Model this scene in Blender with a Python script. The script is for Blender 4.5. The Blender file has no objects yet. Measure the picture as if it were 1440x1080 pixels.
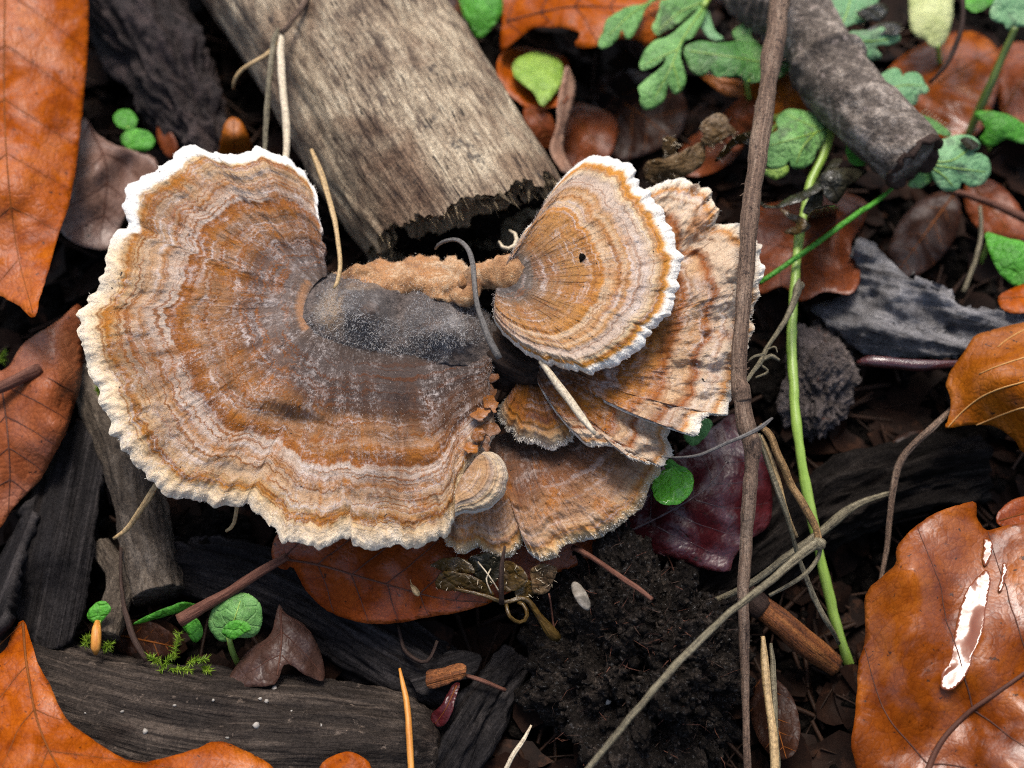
import bpy, math, random
import numpy as np
from mathutils import Vector
from mathutils.geometry import delaunay_2d_cdt

# One Blender unit is one centimetre (unit scale 0.01): a macro view of a hand-sized patch of forest floor.
random.seed(7)
rng = np.random.default_rng(7)
S = bpy.context.scene
COL = S.collection
S.unit_settings.system = 'METRIC'
S.unit_settings.scale_length = 0.01

# ------------------------------------------------------------------ camera, sky, sun, exposure
TILT = math.radians(28)
TGT = np.array([0.0, 0.0, 2.0])
DIST, LENS = 17.5, 45.0
CAM = TGT + DIST * np.array([0, -math.sin(TILT), math.cos(TILT)])
cd = bpy.data.cameras.new('camera')
cam = bpy.data.objects.new('camera', cd)
COL.objects.link(cam)
cam.location = CAM
cam.rotation_euler = (TILT, 0, 0)
cd.lens, cd.sensor_width = LENS, 36.0
cd.clip_start, cd.clip_end = 0.1, 2000
cd.dof.use_dof = True
cd.dof.focus_distance = 16.9
cd.dof.aperture_fstop = 0.16
S.camera = cam

SUN_EL, SUN_AZ = math.radians(63), math.radians(-3)      # azimuth from +Y, clockwise positive
W = bpy.data.worlds.new('World')
S.world = W
W.use_nodes = True
wn = W.node_tree
sky = wn.nodes.new('ShaderNodeTexSky')
sky.sky_type = 'NISHITA'
sky.sun_disc = False
sky.sun_elevation = SUN_EL
sky.sun_rotation = SUN_AZ
sky.air_density, sky.dust_density, sky.ozone_density = 1.0, 4.0, 1.0
wn.links.new(sky.outputs[0], wn.nodes['Background'].inputs[0])
wn.nodes['Background'].inputs[1].default_value = 0.085
sd = bpy.data.lights.new('sun', 'SUN')
sun = bpy.data.objects.new('sun', sd)
COL.objects.link(sun)
sd.energy = 1.5
sd.angle = math.radians(22)
sd.color = (1.0, 0.95, 0.88)
_d = Vector((math.cos(SUN_EL) * math.sin(SUN_AZ), math.cos(SUN_EL) * math.cos(SUN_AZ), math.sin(SUN_EL)))
sun.rotation_euler = _d.to_track_quat('Z', 'Y').to_euler()
S.view_settings.view_transform = 'Standard'
S.view_settings.look = 'None'
S.view_settings.gamma = 1
S.view_settings.use_curve_mapping = False
S.view_settings.exposure = 1.34
S.render.engine = 'CYCLES'
S.cycles.max_bounces = 6
S.cycles.use_denoising = False
S.cycles.filter_width = 1.1

_R = np.array([1.0, 0, 0])
_U = np.array([0, math.cos(TILT), math.sin(TILT)])
_F = np.array([0, math.sin(TILT), -math.cos(TILT)])


def P(px, py, z):
    """Point of the ray through photograph position (px, py) that lies at height z."""
    px, py, z = np.broadcast_arrays(np.asarray(px, float), np.asarray(py, float), np.asarray(z, float))
    k = 36.0 / LENS / 1440.0
    d = _F + ((px - 720) * k)[..., None] * _R + ((540 - py) * k)[..., None] * _U
    return CAM + d * ((z - CAM[2]) / d[..., 2])[..., None]


PX = DIST * 36 / LENS / 1440      # about 0.0097 cm for one photograph pixel


# ------------------------------------------------------------------ numeric helpers
def _hash(ix, iy, iz, seed):
    h = (ix * 374761393 + iy * 668265263 + iz * 2147483647 + seed * 1274126177) & 0xffffffff
    h = ((h ^ (h >> 13)) * 1274126177) & 0xffffffff
    h = (h ^ (h >> 16)) & 0xffffffff
    return h / 4294967295.0 * 2 - 1


def vn(p, seed=0):
    p = np.asarray(p, float)
    i = np.floor(p).astype(np.int64)
    f = p - i
    f = f * f * f * (f * (f * 6 - 15) + 10)
    r = 0
    for dx in (0, 1):
        for dy in (0, 1):
            for dz in (0, 1):
                w = ((f[..., 0] if dx else 1 - f[..., 0]) * (f[..., 1] if dy else 1 - f[..., 1]) * (f[..., 2] if dz else 1 - f[..., 2]))
                r = r + w * _hash(i[..., 0] + dx, i[..., 1] + dy, i[..., 2] + dz, seed)
    return r


def fbm(p, oct=4, seed=0, gain=0.5):
    p = np.asarray(p, float)
    a, s, t = 1.0, 0, 0
    for k in range(oct):
        s = s + a * vn(p * (2.03 ** k) + 17.3 * k, seed + k)
        t += a
        a *= gain
    return s / t


def xyz(x, y, z=0):
    x, y, z = np.broadcast_arrays(np.asarray(x, float), np.asarray(y, float), np.asarray(z, float))
    return np.stack([x, y, z], -1)


def spline(pts, n, closed=False):
    """Catmull-Rom through pts, n samples even in arc length."""
    pts = np.asarray(pts, float)
    m = len(pts)
    if closed:
        q = np.vstack([pts[-1:], pts, pts[:2]])
        seg = m
    else:
        q = np.vstack([2 * pts[:1] - pts[1:2], pts, 2 * pts[-1:] - pts[-2:-1]])
        seg = m - 1
    out = []
    t = np.linspace(0, 1, 16, endpoint=False)[:, None]
    for i in range(seg):
        a, b, c, d = q[i], q[i + 1], q[i + 2], q[i + 3]
        out.append(0.5 * (2 * b + (c - a) * t + (2 * a - 5 * b + 4 * c - d) * t * t + (3 * b - a - 3 * c + d) * t ** 3))
    out.append(pts[:1] if closed else pts[-1:])
    o = np.vstack(out)
    L = np.concatenate([[0], np.cumsum(np.linalg.norm(np.diff(o[:, :min(3, o.shape[1])], axis=0), axis=1))])
    s = np.linspace(0, L[-1], n + 1 if closed else n)
    if closed:
        s = s[:-1]
    return np.stack([np.interp(s, L, o[:, k]) for k in range(o.shape[1])], 1)


def tps(pts):
    """Smooth height over the picture through (px, py, z) points."""
    a = np.asarray(pts, float)
    if len(a) < 3:
        return lambda x, y: np.full(np.shape(x), a[:, 2].mean())
    xy, z = a[:, :2] / 100, a[:, 2]
    n = len(a)

    def ph(r):
        return np.where(r > 1e-9, r * r * np.log(r + 1e-12), 0)
    K = ph(np.linalg.norm(xy[:, None] - xy[None], axis=2)) + 0.02 * np.eye(n)
    Q = np.hstack([np.ones((n, 1)), xy])
    A = np.block([[K, Q], [Q.T, np.zeros((3, 3))]])
    w = np.linalg.lstsq(A, np.concatenate([z, [0, 0, 0]]), rcond=None)[0]

    def f(x, y):
        x, y = np.asarray(x, float) / 100, np.asarray(y, float) / 100
        r = np.sqrt((x[..., None] - xy[:, 0]) ** 2 + (y[..., None] - xy[:, 1]) ** 2)
        return ph(r) @ w[:n] + w[n] + w[n + 1] * x + w[n + 2] * y
    return f


def inside(poly, x, y):
    c = np.zeros(x.shape, bool)
    x0, y0 = poly[-1]
    for x1, y1 in poly:
        if y0 != y1:
            k = ((y1 > y) != (y0 > y)) & (x < (x0 - x1) * (y - y1) / (y0 - y1) + x1)
            c ^= k
        x0, y0 = x1, y1
    return c


# ------------------------------------------------------------------ scene helpers
def mesh(name, v, f, mat, parent=None, attrs=None, smooth=True, loc=None):
    """One mesh object; v in world centimetres. f: array of equal length polygons or a list of such arrays."""
    v = np.asarray(v, float)
    if parent is not None:
        o0 = np.array(parent['_base'])
    else:
        o0 = np.array([v[:, 0].mean(), v[:, 1].mean(), v[:, 2].min()]) if loc is None else np.asarray(loc)
    me = bpy.data.meshes.new(name)
    fl = [np.asarray(a, np.int32) for a in (f if isinstance(f, list) else [f])]
    fl = [a for a in fl if len(a)]
    me.vertices.add(len(v))
    me.vertices.foreach_set('co', (v - o0).astype(np.float32).ravel())
    loops = np.concatenate([a.ravel() for a in fl])
    tot = np.concatenate([np.full(len(a), a.shape[1], np.int32) for a in fl])
    me.loops.add(len(loops))
    me.loops.foreach_set('vertex_index', loops)
    me.polygons.add(len(tot))
    me.polygons.foreach_set('loop_start', np.concatenate([[0], np.cumsum(tot)[:-1]]).astype(np.int32))
    me.polygons.foreach_set('loop_total', tot)
    if smooth:
        me.polygons.foreach_set('use_smooth', np.ones(len(tot), bool))
    for k, a in (attrs or {}).items():
        a = np.asarray(a, np.float32)
        if a.ndim == 2:
            me.attributes.new(k, 'FLOAT_VECTOR', 'POINT').data.foreach_set('vector', a.ravel())
        else:
            me.attributes.new(k, 'FLOAT', 'POINT').data.foreach_set('value', a)
    me.update()
    me.validate()
    me.materials.append(mat)
    o = bpy.data.objects.new(name, me)
    COL.objects.link(o)
    if parent is not None:
        o.parent = parent
        o['_base'] = [float(x) for x in o0]
    else:
        o.location = o0
        o['_base'] = [float(x) for x in o0]
    return o


def tag(o, label, cat, group=None):
    o['label'], o['category'] = label, cat
    if group:
        o['group'] = group
    return o


def thing(name, label, cat, base, group=None):
    o = bpy.data.objects.new(name, None)
    COL.objects.link(o)
    o.empty_display_size = 0.3
    o.location = base
    o['_base'] = [float(x) for x in base]
    return tag(o, label, cat, group)


def vnormals(v, tri):
    n = np.zeros_like(v)
    fn = np.cross(v[tri[:, 1]] - v[tri[:, 0]], v[tri[:, 2]] - v[tri[:, 0]])
    for k in range(3):
        np.add.at(n, tri[:, k], fn)
    return n / (np.linalg.norm(n, axis=1, keepdims=True) + 1e-12)


def boundary(tri):
    e = np.vstack([tri[:, [0, 1]], tri[:, [1, 2]], tri[:, [2, 0]]])
    N = tri.max() + 1
    code, rev = e[:, 0] * N + e[:, 1], e[:, 1] * N + e[:, 0]
    return e[~np.isin(code, rev)]


def tube_data(pts, rad, sides=10, rough=0.0, rs=2.0, seed=0, stretch=0.25, caps=True, flat=1.0, lump=None):
    """Swept tube through world points; returns v, faces, attrs."""
    pts = np.asarray(pts, float)
    rad = np.broadcast_to(np.asarray(rad, float), (len(pts),))
    n = len(pts)
    T = np.gradient(pts, axis=0)
    T /= np.linalg.norm(T, axis=1, keepdims=True) + 1e-12
    up = np.array([0, 0, 1.0]) if abs(T[0, 2]) < 0.9 else np.array([0, 1.0, 0])
    N = np.zeros_like(pts)
    a = up - T[0] * (up @ T[0])
    N[0] = a / np.linalg.norm(a)
    for i in range(1, n):
        a = N[i - 1] - T[i] * (N[i - 1] @ T[i])
        N[i] = a / (np.linalg.norm(a) + 1e-12)
    B = np.cross(T, N)
    th = np.linspace(0, 2 * np.pi, sides, endpoint=False)
    L = np.concatenate([[0], np.cumsum(np.linalg.norm(np.diff(pts, axis=0), axis=1))])
    c, s = np.cos(th), np.sin(th)
    R = np.repeat(rad[:, None], sides, 1)
    q = xyz(L[:, None] * np.ones(sides), R * c, R * s)
    if rough:
        k = q * np.array([stretch, 1, 1]) * rs
        R = R * (1 + rough * fbm(k, 4, seed)) + 0
    if lump is not None:
        R = R + lump(q, th)
    v = pts[:, None] + N[:, None] * (R * c * flat)[..., None] + B[:, None] * (R * s)[..., None]
    v = v.reshape(-1, 3)
    i = np.arange(n - 1)[:, None] * sides
    j = np.arange(sides)[None]
    j2 = (j + 1) % sides
    f = [np.stack([i + j, i + j2, i + sides + j2, i + sides + j], -1).reshape(-1, 4)]
    tc = q.reshape(-1, 3) * np.array([stretch, 1, 1])
    if caps:
        v = np.vstack([v, pts[:1], pts[-1:]])
        b = n * sides
        jj, j3 = np.arange(sides), (np.arange(sides) + 1) % sides
        f.append(np.vstack([np.stack([np.full(sides, b), j3, jj], 1), np.stack([np.full(sides, b + 1), (n - 1) * sides + jj, (n - 1) * sides + j3], 1)]))
        tc = np.vstack([tc, [[0, 0, 0]], [[L[-1] * stretch, 0, 0]]])
    return v, f, {'tc': tc + seed * 3.7}


def path(keys, n):
    """keys: (px, py, z, radius px) -> world points and radii in cm."""
    s = spline(keys, n)
    w = P(s[:, 0], s[:, 1], s[:, 2])
    d = np.linalg.norm(w - CAM, axis=1)
    if s[:, 3].max() < 16:
        q = np.cumsum(np.concatenate([[0], np.linalg.norm(np.diff(w, axis=0), axis=1)]))
        sd_ = int(abs(s[0, 0] * 7 + s[0, 1] * 3)) % 9973
        wob = np.stack([vn(xyz(q * 1.7, k, sd_ * .37), 5) + .5 * vn(xyz(q * 4.5, k, sd_ * .37), 6) for k in (0, 3, 6)], 1)
        w = w + wob * .011 * np.minimum(1, q / .3)[:, None]
        s[:, 3] *= 1 + .09 * vn(xyz(q * 2.2, 9, sd_ * .37), 7) + .06 * vn(xyz(q * 7, 9, sd_ * .37), 8)
    return w, s[:, 3] * d * 36 / LENS / 1440


def tube(name, keys, mat, parent=None, n=None, sides=8, **kw):
    a = np.asarray(keys, float)
    if n is None:
        n = int(max(6, np.linalg.norm(np.diff(a[:, :2], axis=0), axis=1).sum() / 7))
    w, r = path(a, n)
    v, f, at = tube_data(w, r, sides, **kw)
    return mesh(name, v, f, mat, parent, at)


def sheet_data(outline, zf, step=7.0, smooth=True, jitter=0.8, seed=0, thick=0.02, mid=None):
    """Thin solid whose outline is given as picture positions and whose height is zf(px, py)."""
    o = np.asarray(outline, float)
    per = np.linalg.norm(o - np.roll(o, -1, 0), axis=1).sum()
    n = int(max(24, per / step))
    o = spline(o, n, True) if smooth else spline(o, n, True)
    if jitter:
        o = o + jitter * np.stack([fbm(xyz(o[:, 0] / 9, o[:, 1] / 9, seed), 3, seed), fbm(xyz(o[:, 0] / 9, o[:, 1] / 9, seed + 9), 3, seed + 5)], 1) * 1.6
    lo, hi = o.min(0), o.max(0)
    gx, gy = np.meshgrid(np.arange(lo[0], hi[0], step), np.arange(lo[1], hi[1], step * 0.87))
    gx = gx + (np.arange(gx.shape[0]) % 2)[:, None] * step / 2
    g = np.stack([gx.ravel(), gy.ravel()], 1) + rng.uniform(-.15, .15, (gx.size, 2)) * step
    g = g[inside(o, g[:, 0], g[:, 1])]
    if len(g):
        dm = np.full(len(g), 1e9)
        for k in range(n):
            dm = np.minimum(dm, (g[:, 0] - o[k, 0]) ** 2 + (g[:, 1] - o[k, 1]) ** 2)
        g = g[dm > (step * 0.6) ** 2]
    pts = np.vstack([o, g])
    res = delaunay_2d_cdt([Vector(p) for p in pts], [], [list(range(n))], 1, 1e-6)
    p2 = np.array([(q.x, q.y) for q in res[0]])
    tri = np.array([t for t in res[2] if len(t) == 3], np.int64)
    z = zf(p2[:, 0], p2[:, 1])
    v = P(p2[:, 0], p2[:, 1], z)
    a = np.cross(v[tri[:, 1]] - v[tri[:, 0]], v[tri[:, 2]] - v[tri[:, 0]])
    if (a @ (CAM - v.mean(0))).sum() < 0:
        tri = tri[:, ::-1]
    nr = vnormals(v, tri)
    e = boundary(tri)
    m = len(v)
    bd = np.unique(e)
    t = np.full(m, thick)
    t[bd] *= 0.35
    v2 = np.vstack([v, v - nr * t[:, None]])
    quad = np.stack([e[:, 1], e[:, 0], e[:, 0] + m, e[:, 1] + m], 1)
    return v2, [tri, tri[:, ::-1] + m, quad], p2, o, nr


def mid_coords(mid, x, y):
    """Arc position and signed distance (pixels) of picture positions from a midrib path."""
    ms = spline(mid, 80)
    L = np.concatenate([[0], np.cumsum(np.linalg.norm(np.diff(ms, axis=0), axis=1))])
    T = np.gradient(ms, axis=0)
    T /= np.linalg.norm(T, axis=1, keepdims=True)
    best = np.full(np.shape(x), 1e18)
    s = np.zeros(np.shape(x))
    d = np.zeros(np.shape(x))
    for k in range(80):
        dx, dy = x - ms[k, 0], y - ms[k, 1]
        q = dx * dx + dy * dy
        w = q < best
        best = np.where(w, q, best)
        s = np.where(w, L[k] + dx * T[k, 0] + dy * T[k, 1], s)
        d = np.where(w, -dx * T[k, 1] + dy * T[k, 0], d)
    return s, d, ms, L, T


# ------------------------------------------------------------------ materials
class NB:
    def __init__(self, name):
        self.m = bpy.data.materials.new(name)
        self.m.use_nodes = True
        self.t = self.m.node_tree
        self.N = self.t.nodes
        self.b = self.N['Principled BSDF']
        self.out = self.N['Material Output']

    def put(self, sock, val):
        if isinstance(val, bpy.types.NodeSocket):
            self.t.links.new(val, sock)
        elif val is not None:
            if sock.type == 'RGBA' and len(val) == 3:
                val = (*val, 1)
            sock.default_value = val

    def attr(self, name, vec=False):
        n = self.N.new('ShaderNodeAttribute')
        n.attribute_name = name
        return n.outputs['Vector' if vec else 'Fac']

    def obj(self):
        return self.N.new('ShaderNodeTexCoord').outputs['Object']

    def scale(self, v, s):
        n = self.N.new('ShaderNodeVectorMath')
        n.operation = 'MULTIPLY'
        self.put(n.inputs[0], v)
        n.inputs[1].default_value = s if isinstance(s, tuple) else (s, s, s)
        return n.outputs[0]

    def noise(self, v, s, detail=4, rough=.55, dist=0.0):
        n = self.N.new('ShaderNodeTexNoise')
        self.put(n.inputs['Vector'], self.scale(v, s))
        n.inputs['Scale'].default_value = 1
        n.inputs['Detail'].default_value = detail
        n.inputs['Roughness'].default_value = rough
        n.inputs['Distortion'].default_value = dist
        return n.outputs['Fac']

    def voro(self, v, s, feature='F1', rnd=1.0):
        n = self.N.new('ShaderNodeTexVoronoi')
        n.feature = feature
        self.put(n.inputs['Vector'], self.scale(v, s))
        n.inputs['Scale'].default_value = 1
        n.inputs['Randomness'].default_value = rnd
        return n.outputs['Distance']

    def math(self, op, a, b=None, c=None, clamp=False):
        n = self.N.new('ShaderNodeMath')
        n.operation = op
        n.use_clamp = clamp
        for i, x in enumerate((a, b, c)):
            if x is not None:
                self.put(n.inputs[i], x)
        return n.outputs[0]

    def step(self, x, lo, hi):
        n = self.N.new('ShaderNodeMapRange')
        n.interpolation_type = 'SMOOTHSTEP'
        self.put(n.inputs[0], x)
        n.inputs[1].default_value, n.inputs[2].default_value = lo, hi
        return n.outputs[0]

    def ramp(self, x, stops, mode='LINEAR'):
        n = self.N.new('ShaderNodeValToRGB')
        n.color_ramp.interpolation = mode
        e = n.color_ramp.elements
        while len(e) > 1:
            e.remove(e[0])
        for i, (p, c) in enumerate(stops):
            k = e[0] if i == 0 else e.new(p)
            k.position = p
            k.color = (*c, 1)
        self.put(n.inputs[0], x)
        return n.outputs[0]

    def mix(self, f, a, b, mode='MIX'):
        n = self.N.new('ShaderNodeMix')
        n.data_type = 'RGBA'
        n.blend_type = mode
        n.clamp_factor = True
        self.put(n.inputs[0], f)
        self.put(n.inputs[6], a)
        self.put(n.inputs[7], b)
        return n.outputs[2]

    def bump(self, h, strength=.5, dist=.02, normal=None):
        n = self.N.new('ShaderNodeBump')
        self.put(n.inputs['Strength'], strength)
        n.inputs['Distance'].default_value = dist
        self.put(n.inputs['Height'], h)
        if normal is not None:
            self.put(n.inputs['Normal'], normal)
        return n.outputs[0]

    def done(self, col, rough=.6, spec=.4, normal=None, coat=0.0, coat_rough=.1, sheen=0.0, sss=0.0, sss_r=(.05, .02, .01), trans=None, trans_f=.25):
        b = self.b
        self.put(b.inputs['Base Color'], col)
        self.put(b.inputs['Roughness'], rough)
        self.put(b.inputs['Specular IOR Level'], spec)
        if normal is not None:
            self.put(b.inputs['Normal'], normal)
        self.put(b.inputs['Coat Weight'], coat)
        b.inputs['Coat Roughness'].default_value = coat_rough
        if sheen:
            b.inputs['Sheen Weight'].default_value = sheen
            b.inputs['Sheen Roughness'].default_value = .5
        if trans is not None:
            t = self.N.new('ShaderNodeBsdfTranslucent')
            self.put(t.inputs[0], trans)
            if normal is not None:
                self.put(t.inputs['Normal'], normal)
            x = self.N.new('ShaderNodeMixShader')
            x.inputs[0].default_value = trans_f
            self.t.links.new(b.outputs[0], x.inputs[1])
            self.t.links.new(t.outputs[0], x.inputs[2])
            self.t.links.new(x.outputs[0], self.out.inputs[0])
        return self.m


def mat_cap(name, zones, streak_col=(.13, .045, .014), hair_col=(.60, .54, .51), streak=.4, hair=.6, lines=.6, warp=.07, dark=.6, orange=.6, freq=46, sat=1.22):
    m = NB(name)
    r, tc, ob = m.attr('r'), m.attr('tc', True), m.obj()
    w1 = m.math('SUBTRACT', m.noise(tc, (.5, .5, 1), 3), .5)
    w2 = m.math('SUBTRACT', m.noise(tc, (2.5, 11, 1), 4, .6), .5)
    w3 = m.math('SUBTRACT', m.noise(tc, (1.5, 2.2, 1), 2), .5)
    rr = m.math('MULTIPLY_ADD', w1, warp * 1.6, r)
    rr = m.math('MULTIPLY_ADD', w2, .055, rr)
    rr = m.math('MULTIPLY_ADD', w3, warp, rr)
    col = m.ramp(rr, zones)
    edge = m.step(rr, .95, .90)
    inner = m.step(rr, .03, .14)
    # thin growth lines running round the cap: some dark, some pale with matted down
    def ring(f, a, z):
        c = m.N.new('ShaderNodeCombineXYZ')
        m.put(c.inputs[0], m.math('MULTIPLY', rr, f))
        sp_ = m.N.new('ShaderNodeSeparateXYZ')
        m.put(sp_.inputs[0], tc)
        m.put(c.inputs[1], m.math('MULTIPLY', sp_.outputs[1], a))
        c.inputs[2].default_value = z
        return m.noise(c.outputs[0], 1.0, 2)
    ln, lp = ring(freq, .45, 0), ring(freq * .7, .35, 7)
    # broken patches where one thing or another takes over
    pt = m.noise(tc, (1.4, 1.9, 3), 5, .65, .3)
    pd = m.noise(tc, (.55, .8, 2), 4, .62, .5)
    po = m.noise(tc, (1.2, 1.7, 7), 5, .68, .5)
    col = m.mix(m.math('MULTIPLY', m.math('MULTIPLY', m.step(pd, .50, .66), edge), dark), col, m.mix(1, col, (.36, .29, .27), 'MULTIPLY'))
    col = m.mix(m.math('MULTIPLY', m.math('MULTIPLY', m.step(po, .53, .64), m.math('MULTIPLY', edge, m.step(rr, .10, .32))), orange), col, (.32, .12, .03))
    gate = m.math('MULTIPLY', edge, inner)
    col = m.mix(m.math('MULTIPLY', m.math('MULTIPLY', m.step(lp, .52, .68), .55), m.math('MULTIPLY', gate, m.step(pt, .36, .58))), col, hair_col)
    col = m.mix(m.math('MULTIPLY', m.math('MULTIPLY', m.step(ln, .53, .62), lines), gate), col, (.20, .072, .022))
    # radial fibres
    st = m.noise(tc, (2.8, 24, 1), 5, .65, .6)
    st2 = m.noise(tc, (1.6, 7, 2), 4, .6, .8)
    streak_ = m.math('MULTIPLY', m.step(r, .12, .42), streak)
    sf = m.math('MULTIPLY', m.step(m.math('ADD', m.math('MULTIPLY', st, .6), m.math('MULTIPLY', st2, .5)), .56, .70), m.math('MULTIPLY', edge, streak_))
    col = m.mix(sf, col, streak_col)
    hs = m.N.new('ShaderNodeHueSaturation')
    hs.inputs['Saturation'].default_value = sat
    m.put(hs.inputs['Color'], col)
    col = hs.outputs[0]
    stn = m.math('ADD', m.attr('stain'), m.math('MULTIPLY', m.math('SUBTRACT', m.noise(ob, 1.5, 6, .7, .5), .5), 1.3))
    col = m.mix(m.math('MULTIPLY', m.step(stn, .30, .75), .85), col, m.mix(1, col, (.24, .20, .19), 'MULTIPLY'))
    # pale matted hair lying along the fibres, in patches
    ha = m.noise(tc, (9, 40, 5), 6, .8, .4)
    h2 = m.noise(ob, 17, 6, .8, .5)
    hx = m.math('ADD', m.math('MULTIPLY', ha, .35), m.math('MULTIPLY', h2, .65))
    hf = m.math('MULTIPLY', m.math('MULTIPLY', m.step(hx, .47, .62), m.step(pt, .40, .62)), hair)
    col = m.mix(hf, col, hair_col)
    # fine value break-up and dark specks of dirt
    fi = m.noise(ob, 30, 6, .8)
    mi = m.noise(ob, 9, 6, .75)
    col = m.mix(m.math('MULTIPLY', m.step(fi, .44, .70), .5), col, m.mix(1, col, (.42, .36, .33), 'MULTIPLY'))
    col = m.mix(m.math('MULTIPLY', m.step(mi, .50, .70), .45), col, m.mix(1, col, (.50, .42, .38), 'MULTIPLY'))
    col = m.mix(m.math('MULTIPLY', m.attr('crescent'), m.math('MULTIPLY', m.step(m.math('ADD', m.attr('crescent'), m.math('MULTIPLY', st2, .9)), 1.0, 1.45), .7)), col, m.mix(st, (.20, .075, .03), (.50, .25, .10)))
    col = m.mix(m.math('MULTIPLY', m.attr('pale'), m.step(m.math('ADD', m.attr('pale'), m.math('MULTIPLY', mi, .8)), .7, 1.0)), col, (.85, .82, .76))
    sp = m.noise(ob, 13, 2, .5)
    col = m.mix(m.step(sp, .725, .76), col, (.02, .012, .008))
    spr = m.step(r, .03, .55)
    nb = m.bump(st, m.math('MULTIPLY', spr, .3), .03)
    nb = m.bump(ha, m.math('MULTIPLY', spr, .45), .03, nb)
    nb = m.bump(h2, .5, .03, nb)
    nb = m.bump(ln, .5, .04, nb)
    nb = m.bump(fi, .6, .02, nb)
    nb = m.bump(mi, .5, .04, nb)
    return m.done(col, .7, .28, nb, sheen=.06)


def mat_leaf(name, c1, c2, c3, rough=.38, spec=.5, spots=.5, coat=0.0, trans=(.3, .08, .01), trans_f=.12, bumpy=.5, blot=1.0):
    m = NB(name)
    tc, ob = m.attr('tc', True), m.obj()
    n1 = m.noise(ob, .9 * blot, 4, .6, .6)
    n2 = m.noise(tc, (3, 5, 1), 5, .65)
    col = m.ramp(m.math('ADD', m.math('MULTIPLY', n1, .7), m.math('MULTIPLY', n2, .3)), [(.32, c1), (.5, c2), (.7, c3)])
    net = m.voro(tc, (11, 11, 11), 'DISTANCE_TO_EDGE')
    net2 = m.voro(tc, (4, 5, 4), 'DISTANCE_TO_EDGE')
    col = m.mix(m.math('MULTIPLY', m.step(net2, .035, .0), .35), col, m.mix(1, col, (.45, .33, .28), 'MULTIPLY'))
    col = m.mix(m.math('MULTIPLY', m.step(net, .06, .0), .38), col, m.mix(1, col, (.45, .35, .3), 'MULTIPLY'))
    ed = m.attr('vein')
    col = m.mix(m.math('MULTIPLY', m.step(ed, .86, 1.0), .35), col, m.mix(1, col, (.5, .36, .3), 'MULTIPLY'))
    sp = m.noise(ob, 5.5, 4, .7)
    mo = m.noise(ob, 2.3, 5, .7, .5)
    col = m.mix(m.math('MULTIPLY', m.step(mo, .48, .66), spots * .8), col, m.mix(1, col, (.55, .42, .4), 'MULTIPLY'))
    col = m.mix(m.math('MULTIPLY', m.step(sp, .6, .72), spots), col, m.mix(1, col, (.18, .12, .1), 'MULTIPLY'))
    dk = m.noise(ob, 10, 3, .6)
    col = m.mix(m.math('MULTIPLY', m.step(dk, .66, .71), .85), col, (.02, .010, .006))
    fine = m.noise(ob, 30, 4, .7)
    col = m.mix(m.math('MULTIPLY', m.step(fine, .4, .75), .45), col, m.mix(1, col, (.5, .45, .42), 'MULTIPLY'))
    nb = m.bump(m.step(net, .0, .25), .30 * bumpy, .03)
    nb = m.bump(m.step(net2, .0, .12), .25 * bumpy, .04, nb)
    nb = m.bump(n2, .4 * bumpy, .05, nb)
    nb = m.bump(fine, .35 * bumpy, .02, nb)
    rg = m.math('MULTIPLY_ADD', m.math('SUBTRACT', m.noise(ob, 2.2, 4, .6), .5), .45, rough)
    sp_ = m.math('MULTIPLY', m.step(m.noise(ob, 1.0, 5, .62, .8), .40, .62), spec)
    return m.done(col, m.math('MAXIMUM', rg, .08), m.math('MULTIPLY_ADD', sp_, 1.1, .03), nb, m.math('MULTIPLY', sp_, coat * 2), .06, trans=trans, trans_f=trans_f)


def mat_wood(name, stops, rough=.75, spec=.25, cracks=.6, grain=(1.2, 9, 9), bumpk=1.0, fleck=None, crack_col=(.012, .009, .008), tint=None, fl=(7, 3, .62), stain=False):
    m = NB(name)
    tc, ob = m.attr('tc', True), m.obj()
    g = m.noise(tc, grain, 6, .65, .4)
    p = m.noise(ob, .8, 4, .6, .5)
    g2 = m.noise(tc, tuple(x * 3.2 for x in grain), 5, .7)
    x = m.math('ADD', m.math('MULTIPLY', g, .5), m.math('ADD', m.math('MULTIPLY', p, .3), m.math('MULTIPLY', g2, .2)))
    col = m.ramp(x, stops)
    if tint is not None:
        col = m.mix(m.math('MULTIPLY', m.step(m.noise(ob, .55, 3, .5, .8), .5, .68), .75), col, m.mix(1, col, tint, 'MULTIPLY'))
    cr = m.noise(tc, tuple(q * 1.6 for q in grain), 4, .6, .2)
    cf = m.math('MULTIPLY', m.step(cr, .40, .33), cracks)
    col = m.mix(cf, col, crack_col)
    if fleck is not None:
        fx = m.noise(ob, fl[0], fl[1], .72)
        col = m.mix(m.math('MULTIPLY', m.step(fx, fl[2], fl[2] + .08), .8), col, fleck)
    if stain:
        sx = m.math('ADD', m.attr('stain'), m.math('MULTIPLY', m.math('SUBTRACT', m.noise(ob, 1.1, 4, .6, .5), .5), 1.6))
        col = m.mix(m.math('MULTIPLY', m.step(sx, .25, .9), .85), col, m.mix(1, col, (.36, .25, .22), 'MULTIPLY'))
    fine = m.noise(ob, 22, 6, .8)
    col = m.mix(m.math('MULTIPLY', m.step(fine, .44, .62), .7), col, m.mix(1, col, (.32, .30, .30), 'MULTIPLY'))
    gritn = m.noise(ob, 38, 2, .6)
    col = m.mix(m.math('MULTIPLY', m.step(gritn, .66, .72), .55), col, m.mix(1, col, (3.0, 2.9, 2.8), 'MULTIPLY'))
    nb = m.bump(cr, .7 * bumpk, .06)
    nb = m.bump(g2, .6 * bumpk, .04, nb)
    nb = m.bump(fine, .5 * bumpk, .03, nb)
    return m.done(col, rough, spec, nb)


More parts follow.
